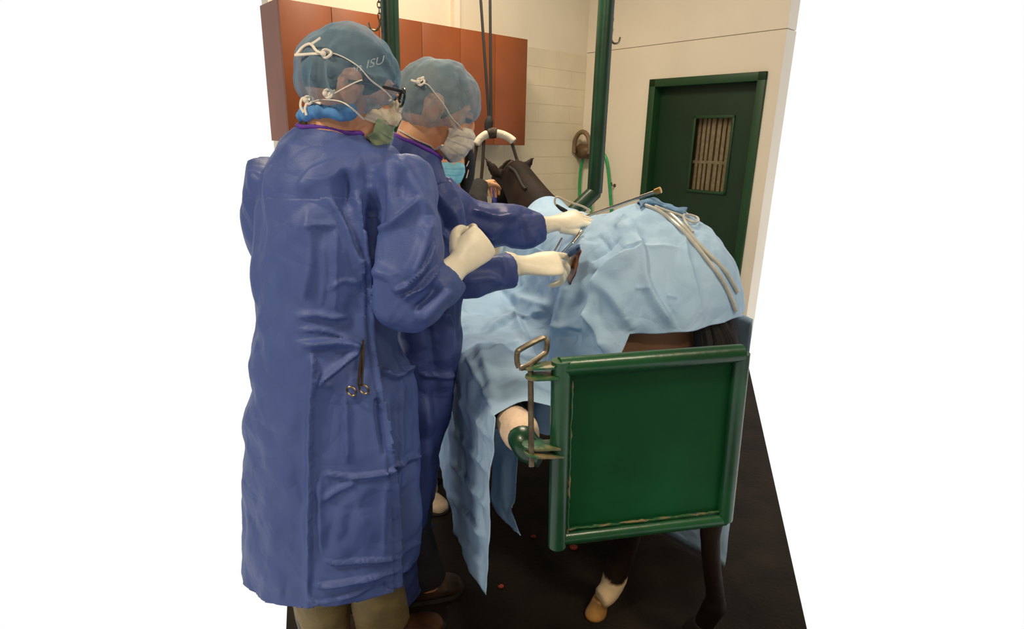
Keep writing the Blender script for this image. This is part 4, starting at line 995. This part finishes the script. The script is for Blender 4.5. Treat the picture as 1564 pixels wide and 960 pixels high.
# overlapping back panel of the gown: a second layer with a free edge
def back_panel(o, edge, par, m, lift=.022):
    me = o.data; V = get_v(o); N = get_n(o); Q, _ = proj(V); e = cr_spline(edge, 60)
    xe = np.interp(Q[:, 1], e[:, 1], e[:, 0]); y0, y1 = e[0, 1], e[-1, 1]
    ok = (((V-CAM)*N).sum(1) < .05) & (Q[:, 0] < xe) & (Q[:, 1] > y0)
    t = np.clip((Q[:, 1]-y0)/130, 0, 1); g = np.exp(-np.maximum(xe-Q[:, 0], 0)/90)
    C0 = V[ok].mean(0); ax = np.array([-.40, 1.36, 0.0]); R_ = V-ax; R_[:, 2] = 0; R_ /= np.linalg.norm(R_, axis=1)[:, None]
    W = V+R_*(.0004+.0026*t+lift*t*g)[:, None]+RT*(.010*t*g**3)[:, None]
    idx = -np.ones(len(V), int); k = 0; VV = []; Fc = []
    for p in me.polygons:
        vs = list(p.vertices)
        if all(ok[v] for v in vs):
            for v in vs:
                if idx[v] < 0: idx[v] = k; k += 1; VV.append(W[v])
            Fc.append([idx[v] for v in vs])
    VV = np.array(VV); Qn, _ = proj(VV)
    # pull the ragged border onto the true edge line
    xe = np.interp(Qn[:, 1], e[:, 1], e[:, 0]); d = xe-Qn[:, 0]; near = (d > -5) & (d < 4.2)
    dep = (VV-CAM)@FW; VV[near] += RT*((d[near]-.0)*dep[near]/F)[:, None]
    b = mesh_obj('back_panel', VV, Fc, m, par); fixn(b)
    if ((get_v(b)-CAM)*get_n(b)).sum(1).mean() > 0: b.data.flip_normals()
    return thicken(b, .002)
panel1 = back_panel(gown1, [(552, 300), (558, 420), (560, 500), (568, 570), (586, 660), (597, 760), (601, 860), (604, 1000)], gown1, M_GOWN)
# clamp hanging from the gown
M_DSS = mat('dull steel', (112, 98, 78), .3, metal=1.0)
cl_ = thing('hemostat', 'small steel clamp with finger rings hanging from the back of the nearest gown', 'surgical instrument', P(545, 600, 1.3))
tG1 = bvh(gown1, panel1)
hh = lambda x, y, o_=.012: hit(tG1, x, y, o_)
b = MB().tube([hh(551, 524), hh(548, 560, .016), hh(545, 588, .018)], [.0022, .003, .0026], 8, n=16).tube([hh(556, 524), hh(552, 560, .014), hh(550, 588, .018)], [.0022, .003, .0026], 8, n=16)
b.build('shank', M_DSS, cl_)
for cx, cy in ((537, 597), (556, 594)):
    c = hh(cx, cy, .018); d_ = proj(c)[1]
    MB().tube([P(cx+7*cos(t), cy+6.5*sin(t)+2*cos(t), d_) for t in np.linspace(0, 2*pi, 20, endpoint=False)], .0026, 8, closed=True).build('finger_ring', M_DSS, cl_)
# gloved hands
hand('glove', S1, PY(699, 405, 1.345), PY(731, 374, 1.40)-PY(699, 405, 1.345), -FW*.9+RT*.3-UP*.1, True, ((50, 80, 50), (64, 85, 50), (72, 85, 50), (78, 85, 50)), thumb=(.75, .6, -.3), tcurl=(38, 34), cuff=.075, sc=1.06)
gL = cr_spline(path_pts(armL1), 20)
hand('glove', S1, gL[-1][:3]+np.array([.03, .04, 0]), (.6, .7, .1), (0, -.2, 1), False, ((30, 40, 20),)*4, cuff=.06)
M_TAN = mat('khaki trousers', (150, 130, 84), .85, var=.1, vscale=20, bump=.2, bscale=200); M_BROWN = mat('brown boot leather', (92, 58, 34), .5, var=.3, vscale=20, bump=.2, bscale=60)
tro = MB().tube([PY(470, 660, 1.37), PY(480, 820, 1.36), f1a+ZV*.09], [.095, .08, .075], 24, n=30).tube([PY(555, 660, 1.37), PY(562, 800, 1.36), f1b+ZV*.12], [.095, .082, .08], 24, n=30)
to = tro.build('trousers', M_TAN, S1); V = get_v(to); set_v(to, V+get_n(to)*crumple(V, .012, 9)[:, None])
boot(S1, f1a, (.9, .4, 0), M_BROWN); boot(S1, f1b, (.9, .4, 0), M_BROWN, h=.2)

# ---- the second surgeon, working at the flank
HY2 = 1.68
S2 = thing('person', 'shorter person in blue gown and white mask reaching both gloved hands to the horse', 'person', PZ(600, 905, 0)*np.array([1, 1, 0]))
H2 = Head(PY(668, 163, HY2), frame(12, 17))
armR2 = [(650, 285, 1.60, .070), (660, 330, 1.585, .078), (668, 380, 1.575, .075), (676, 412, 1.565, .066), (706, 420, 1.575, .058), (745, 420, 1.60, .053), (780, 414, 1.625, .047)]
armL2 = [(662, 296, 1.80, .066), (700, 330, 1.85, .074), (738, 344, 1.87, .073), (772, 345, 1.91, .062), (800, 347, 1.945, .056), (825, 345, 1.97, .046)]
f2a = PZ(652, 915, 0); f2b = PZ(560, 885, 0)
body2 = person_body(S2, H2, [(268, 618, 660, 1.68, .06), (310, 610, 672, 1.68, .08), (380, 610, 682, 1.69, .10), (520, 610, 680, 1.70, .10), (600, 600, 675, 1.70, .11), (660, 605, 660, 1.7, .08)],
    [thin(armR2), thin(armL2)], [[(PY(626, 640, 1.64), .07), (PY(626, 780, 1.62), .05), (f2a+ZV*.1, .042), (f2a+ZV*.05, .04)], [(PY(610, 640, 1.78), .08), (PY(590, 760, 1.78), .058), (f2b+ZV*.1, .042), (f2b+ZV*.05, .04)]], PY(640, 236, HY2+.0))
H2.detail(body2, M_HAIRG)
hair2 = mesh_obj('hair', *H2.shell((-.012, 0, .021), (.0955, .0765, .0945), lambda x: -.045+.95*max(x, 0)), M_HAIRG, body2)
ef2 = lambda x: -.061+.30*(x+.05)
cap2 = mesh_obj('bouffant_cap', *H2.shell((-.004, 0, .018), (.117, .099, .106), ef2, fn=cap_fold(11, 27, .024), tuck=.05), M_CAP2, S2); fixn(cap2)
relief(cap2, [('lap', [(640, 120), (660, 140), (685, 180), (700, 196)], 5, 0.0180), ('lap', [(696, 112), (698, 150), (702, 192)], 4, 0.0126), ('crease', [(625, 140), (632, 190)], 3, 0.0072), ('crease', [(650, 150), (655, 190)], 3, -0.0072), ('crease', [(715, 130), (722, 170)], 3, 0.0072), ('crease', [(680, 130), (684, 165)], 3, 0.0054)], amp=.008, freq=12, seed=3, cr2=(.003, 28))
tC2 = bvh(cap2)
MK2 = mesh_obj('mask', *H2.mask(half=74), M_MASKW, S2); fixn(MK2); V = get_v(MK2); set_v(MK2, V+get_n(MK2)*crumple(V, .006, 22)[:, None]); thicken(MK2, .001)
p2 = [hit(tC2, x, y, .003) for x, y in ((644, 128), (652, 130), (662, 142), (676, 160), (690, 180), (698, 190))]; p2 = [p for p in p2 if p is not None]
bow(p2+[H2.w((.075, -.066, -.04))], 'mask_tie', MK2)
dk = proj(p2[0])[1]-.004
knot(643, 125, dk, [[(641, 125, 0), (634, 124, 0), (628, 122, .005)], [(643, 124, 0), (644, 119, 0), (648, 118, 0)]], MK2)
tB2 = bvh(body2); nt_ = [hit(tB2, x, y, .004) for x, y in ((612, 199), (622, 205), (634, 212), (645, 217), (656, 222), (664, 227))]
bow([p for p in nt_ if p is not None]+[H2.w((.035, -.068, -.092))], 'mask_tie', MK2, .0045)
gm = MB()
rows2 = [(224, 604, 672, 1.68, .070, -.45), (240, 598, 676, 1.68, .088, -.38), (262, 592, 682, 1.68, .108, -.2), (300, 588, 696, 1.69, .128), (350, 588, 707, 1.69, .138), (410, 594, 706, 1.70, .14), (470, 596, 702, 1.70, .138), (540, 592, 702, 1.70, .145), (620, 584, 688, 1.70, .16), (700, 572, 670, 1.70, .172), (780, 562, 656, 1.70, .178), (878, 556, 650, 1.70, .175)]
gm.add(*torso(rows2, 80)); sleeve(gm, armR2); sleeve(gm, armL2)
gown2 = fuse('gown', gm, M_GOWN2, S2, voxel=.0047, smooth=8)
relief(gown2, [
    ('lap', [(640, 235), (665, 285), (690, 330), (702, 365)], 8, 0.0180), ('ridge', [(655, 275), (672, 320), (690, 360)], 7, -0.0180), ('pal', [(625, 240), (640, 300), (650, 350)], 8, 0.0150), ('ridge', [(690, 290), (700, 330), (708, 372)], 7, 0.0150), ('lap', [(660, 345), (685, 365), (700, 395)], 7, 0.0150),
    ('lap', [(720, 320), (760, 332), (792, 330)], 6, 0.0180), ('ridge', [(740, 365), (765, 345), (775, 320)], 8, 0.0150), ('ridge', [(790, 322), (800, 345), (798, 372)], 6, -0.0135), ('ridge', [(770, 372), (800, 372), (822, 355)], 6, 0.0090), ('lap', [(725, 345), (755, 372)], 6, -0.0120),
    ('lap', [(700, 395), (735, 400), (770, 398)], 6, 0.0135), ('ridge', [(765, 395), (772, 415), (764, 440)], 5, 0.0090), ('ridge', [(705, 430), (740, 425), (765, 428)], 6, 0.0105),
    ('lap', [(640, 440), (660, 470), (690, 480)], 8, 0.0150), ('lap', [(640, 570), (670, 574), (690, 566)], 5, 0.0150), ('ridge', [(650, 480), (665, 560), (668, 660)], 9, -0.0150), ('ridge', [(684, 480), (682, 560), (676, 660)], 8, 0.0150), ('ridge', [(652, 600), (650, 700), (645, 800)], 8, 0.0150), ('lap', [(640, 812), (655, 800), (660, 780)], 5, 0.0120)],
    amp=.015, freq=7, stretch=(1.0, 1.0, .75), seed=31, cr2=(.009, 14))
hem_flat(gown2)
rg = ring_at(641, 221.5, 1.68, 38/(F/proj(PY(641, 221, 1.68))[1]), .077, -.45, 60)
MB().tube(snap(rg, gown2), .0052, 10, closed=True).build('neck_binding', M_PURPLE, gown2)
hand('glove', S2, PY(801, 405, 1.645), PY(860, 402, 1.675)-PY(801, 405, 1.645), -FW*.8+UP*.6, True, ((20, 38, 24), (36, 46, 28), (52, 54, 34), (60, 56, 36)), thumb=(.95, .30, -.5), tcurl=(16, 16), cuff=.05, sc=1.08, spread=(8, 2, -5, -11))
hand('glove', S2, PY(842, 342, 1.985), PY(893, 332, 2.02)-PY(842, 342, 1.985), UP*.7-FW*.7, False, ((16, 22, 14), (20, 24, 16), (24, 26, 18), (28, 30, 18)), thumb=(.9, .42, -.2), tcurl=(10, 10), cuff=.085, sc=1.08, spread=(8, 2, -5, -12))
M_DKT = mat('dark trousers', (36, 34, 40), .85)
tro = MB().tube([PY(626, 660, 1.64), PY(624, 800, 1.62), f2a+ZV*.10], [.085, .075, .066], 24, n=30).tube([PY(610, 660, 1.78), PY(590, 780, 1.78), f2b+ZV*.10], [.085, .075, .07], 24, n=30)
to = tro.build('trousers', M_DKT, S2); V = get_v(to); set_v(to, V+get_n(to)*crumple(V, .012, 9)[:, None])
M_BOOT2 = mat('dark brown boot leather', (66, 44, 30), .6, var=.4, vscale=20, bump=.3, bscale=60)
boot(S2, f2a-np.array([.05, 0, 0]), (.9, .35, 0), M_BOOT2, L=.26); boot(S2, f2b, (.9, .35, 0), M_BOOT2, L=.26)

# ---- the handler beyond, at the horse's head
HY3 = 2.62
S3 = thing('person', 'person in black jacket and light blue mask holding the halter at the horse head', 'person', PZ(662, 700, 0)*np.array([1, 1, 0]))
H3 = Head(PY(685, 233, HY3), frame(-72, 6))
f3a = PZ(656, 762, 0); f3b = f3a+np.array([-.14, .22, 0])
armR3 = [(652, 310, 2.66, .06), (640, 360, 2.64, .058), (640, 410, 2.60, .05), (640, 430, 2.56, .04)]
armL3 = [(708, 306, 2.68, .062), (722, 330, 2.72, .056), (728, 318, 2.80, .050), (729, 296, 2.92, .048), (733, 285, 3.02, .044)]
body3 = person_body(S3, H3, [(306, 668, 710, 2.67, .06), (330, 660, 716, 2.67, .08), (400, 662, 708, 2.68, .085), (480, 660, 704, 2.68, .085), (520, 664, 700, 2.68, .07)],
    [thin(armR3, .6), thin(armL3, .6)], [[(PY(672, 500, 2.66), .08), (PY(662, 620, 2.56), .055), (f3a+ZV*.1, .04), (f3a+ZV*.05, .04)], [(PY(694, 500, 2.7), .08), (PY(676, 600, 2.7), .055), (f3b+ZV*.1, .04), (f3b+ZV*.05, .04)]], PY(688, 297, HY3+.03))
H3.detail(body3, M_HAIR)
hair3 = mesh_obj('hair', *H3.shell((-.022, 0, .025), (.100, .086, .098), lambda x: -.04+1.1*max(x+.01, 0)), M_HAIR, body3)
lk = MB(); lk.tube([H3.w((.03, .080, .03)), H3.w((.0, .094, -.03)), H3.w((-.02, .098, -.10)), H3.w((-.02, .085, -.18))], [.016, .022, .024, .012], 12, n=20); lk.tube([H3.w((-.05, .07, .0)), H3.w((-.07, .075, -.08)), H3.w((-.07, .07, -.18))], [.03, .04, .02], 12, n=20)
lk.tube([H3.w((.03, -.080, .03)), H3.w((.0, -.092, -.03)), H3.w((-.02, -.095, -.10)), H3.w((-.03, -.085, -.17))], [.016, .022, .024, .012], 12, n=20)
lk.build('hair_lock', M_HAIR, body3)
M_MASKB = mat('light blue mask cloth', (132, 200, 220), .8, var=.08, vscale=30)
MK3 = mesh_obj('mask', *H3.mask(half=74, pleat=.004), M_MASKB, S3); fixn(MK3); thicken(MK3, .001)
for g in (-1, 1): MB().tube([H3.w((.045, g*.070, -.05)), H3.w((.0, g*.098, -.02)), H3.w((-.01, g*.098, -.05)), H3.w((.04, g*.072, -.10))], .0022, 6, n=20).build('ear_loop', M_TIE, MK3)
gm = MB(); gm.add(*torso([(300, 672, 706, 2.66, .06), (312, 656, 720, 2.66, .085), (340, 650, 724, 2.67, .105), (400, 652, 718, 2.68, .11), (470, 650, 716, 2.68, .115), (520, 650, 714, 2.68, .12)], 30)); sleeve(gm, armR3); sleeve(gm, armL3)
jk = fuse('jacket', gm, mat('black fleece jacket', (18, 18, 20), .9, var=.2, vscale=30), S3, voxel=.01, smooth=5); relief(jk, [], amp=.008, freq=9)
pts3 = cr_spline(path_pts(armL3), 30)
hand('hand', S3, pts3[-1][:3]+np.array([.015, .02, .01]), PY(743, 283, 3.12)-pts3[-1][:3], (-.4, -.6, .6), False, ((40, 55, 30),)*4, thumb=(.9, .4, -.3), cuff=0, sc=.95, m=M_SKIN)
hand('hand', S3, cr_spline(path_pts(armR3), 20)[-1][:3], (.1, -.3, -.9), (0, -1, .3), True, ((30, 40, 20),)*4, cuff=0, sc=.95, m=M_SKIN)
tro = MB().tube([PY(672, 490, 2.66), PY(662, 620, 2.58), f3a+ZV*.09], [.1, .08, .06], 20, n=26).tube([PY(696, 490, 2.7), PY(676, 600, 2.7), f3b+ZV*.09], [.1, .08, .06], 20, n=26)
to = tro.build('trousers', mat('black trousers', (20, 22, 30), .9), S3); relief(to, [], amp=.012, freq=9)
M_SHOE = mat('white shoe leather', (206, 186, 160), .6, var=.1, vscale=20)
for c in (f3a, f3b): boot(S3, c-np.array([.06, 0, 0]), (.8, -.6, 0), M_SHOE, L=.26, h=.05, lab='white shoe with a rounded toe', name='shoe')
# ------------------------------------------------------------------ camera, light, world
cd = bpy.data.cameras.new('camera'); cam = bpy.data.objects.new('camera', cd); COL.objects.link(cam)
cd.sensor_fit = 'HORIZONTAL'; cd.sensor_width = 36.0; cd.lens = F/1564*36; cd.clip_start = .02; cd.clip_end = 60
R_ = Matrix((tuple(RT), tuple(UP), tuple(-FW))).transposed(); cam.matrix_world = Matrix.Translation(Vector(CAM)) @ R_.to_4x4(); SC.camera = cam
w = bpy.data.worlds.new('world'); SC.world = w; w.use_nodes = True
w.node_tree.nodes['Background'].inputs[0].default_value = (1, 1, 1, 1); w.node_tree.nodes['Background'].inputs[1].default_value = 1.0
def area(name, loc, size, power, col, target=None, size_y=None):
    l = bpy.data.lights.new(name, 'AREA'); l.energy = power; l.color = col; l.shape = 'RECTANGLE'; l.size = size; l.size_y = size_y or size
    o = bpy.data.objects.new(name, l); COL.objects.link(o); o.location = loc
    d = Vector(target)-Vector(loc) if target is not None else Vector((0, 0, -1)); o.rotation_euler = d.to_track_quat('-Z', 'Y').to_euler(); return o
WARM = (1.0, .84, .62)
area('ceiling_lamp_near', (-1.7, -.1, 3.4), 0.6, 76, WARM, size_y=.4)
area('ceiling_lamp_mid', (1.6, .5, 3.45), 0.6, 46, WARM, size_y=.4)
area('fill_lamp_rear', (.5, -1.7, 3.5), 0.8, 42, WARM, size_y=.4)  # fill light added behind the camera to brighten upright faces
area('ceiling_lamp_far', (-.2, 3.5, 3.55), 1.2, 92, WARM, size_y=.45)
M_OTHER = mat('grey unseen wall', (112, 104, 92), .8)  # dark, so the added walls bounce little light
# unseen roof and near walls, added to cut the world's fill light
cl = MB(); cl.box((-3.1, -2.6, 3.62), (6.2, 0, 0), (0, 9.2, 0), (0, 0, .05)); struct(cl.build('unseen_ceiling', M_OTHER, smooth=False))
struct(MB().box((-3.1, -2.6, 0), (6.2, 0, 0), (0, .05, 0), (0, 0, 3.62)).build('unseen_wall_front', M_OTHER, smooth=False))
struct(MB().box((-3.1, -2.55, 0), (.05, 0, 0), (0, 5.3, 0), (0, 0, 3.62)).build('unseen_wall_left', M_OTHER, smooth=False))
struct(MB().box((3.05, -2.55, 0), (.05, 0, 0), (0, 5.3, 0), (0, 0, 3.62)).build('unseen_wall_right', M_OTHER, smooth=False))
SC.view_settings.view_transform = 'Standard'; SC.view_settings.look = 'None'; SC.view_settings.exposure = 0; SC.view_settings.gamma = 1; SC.view_settings.use_curve_mapping = False
SC.cycles.use_denoising = True
SC.cycles.max_bounces = 8; SC.cycles.transparent_max_bounces = 12
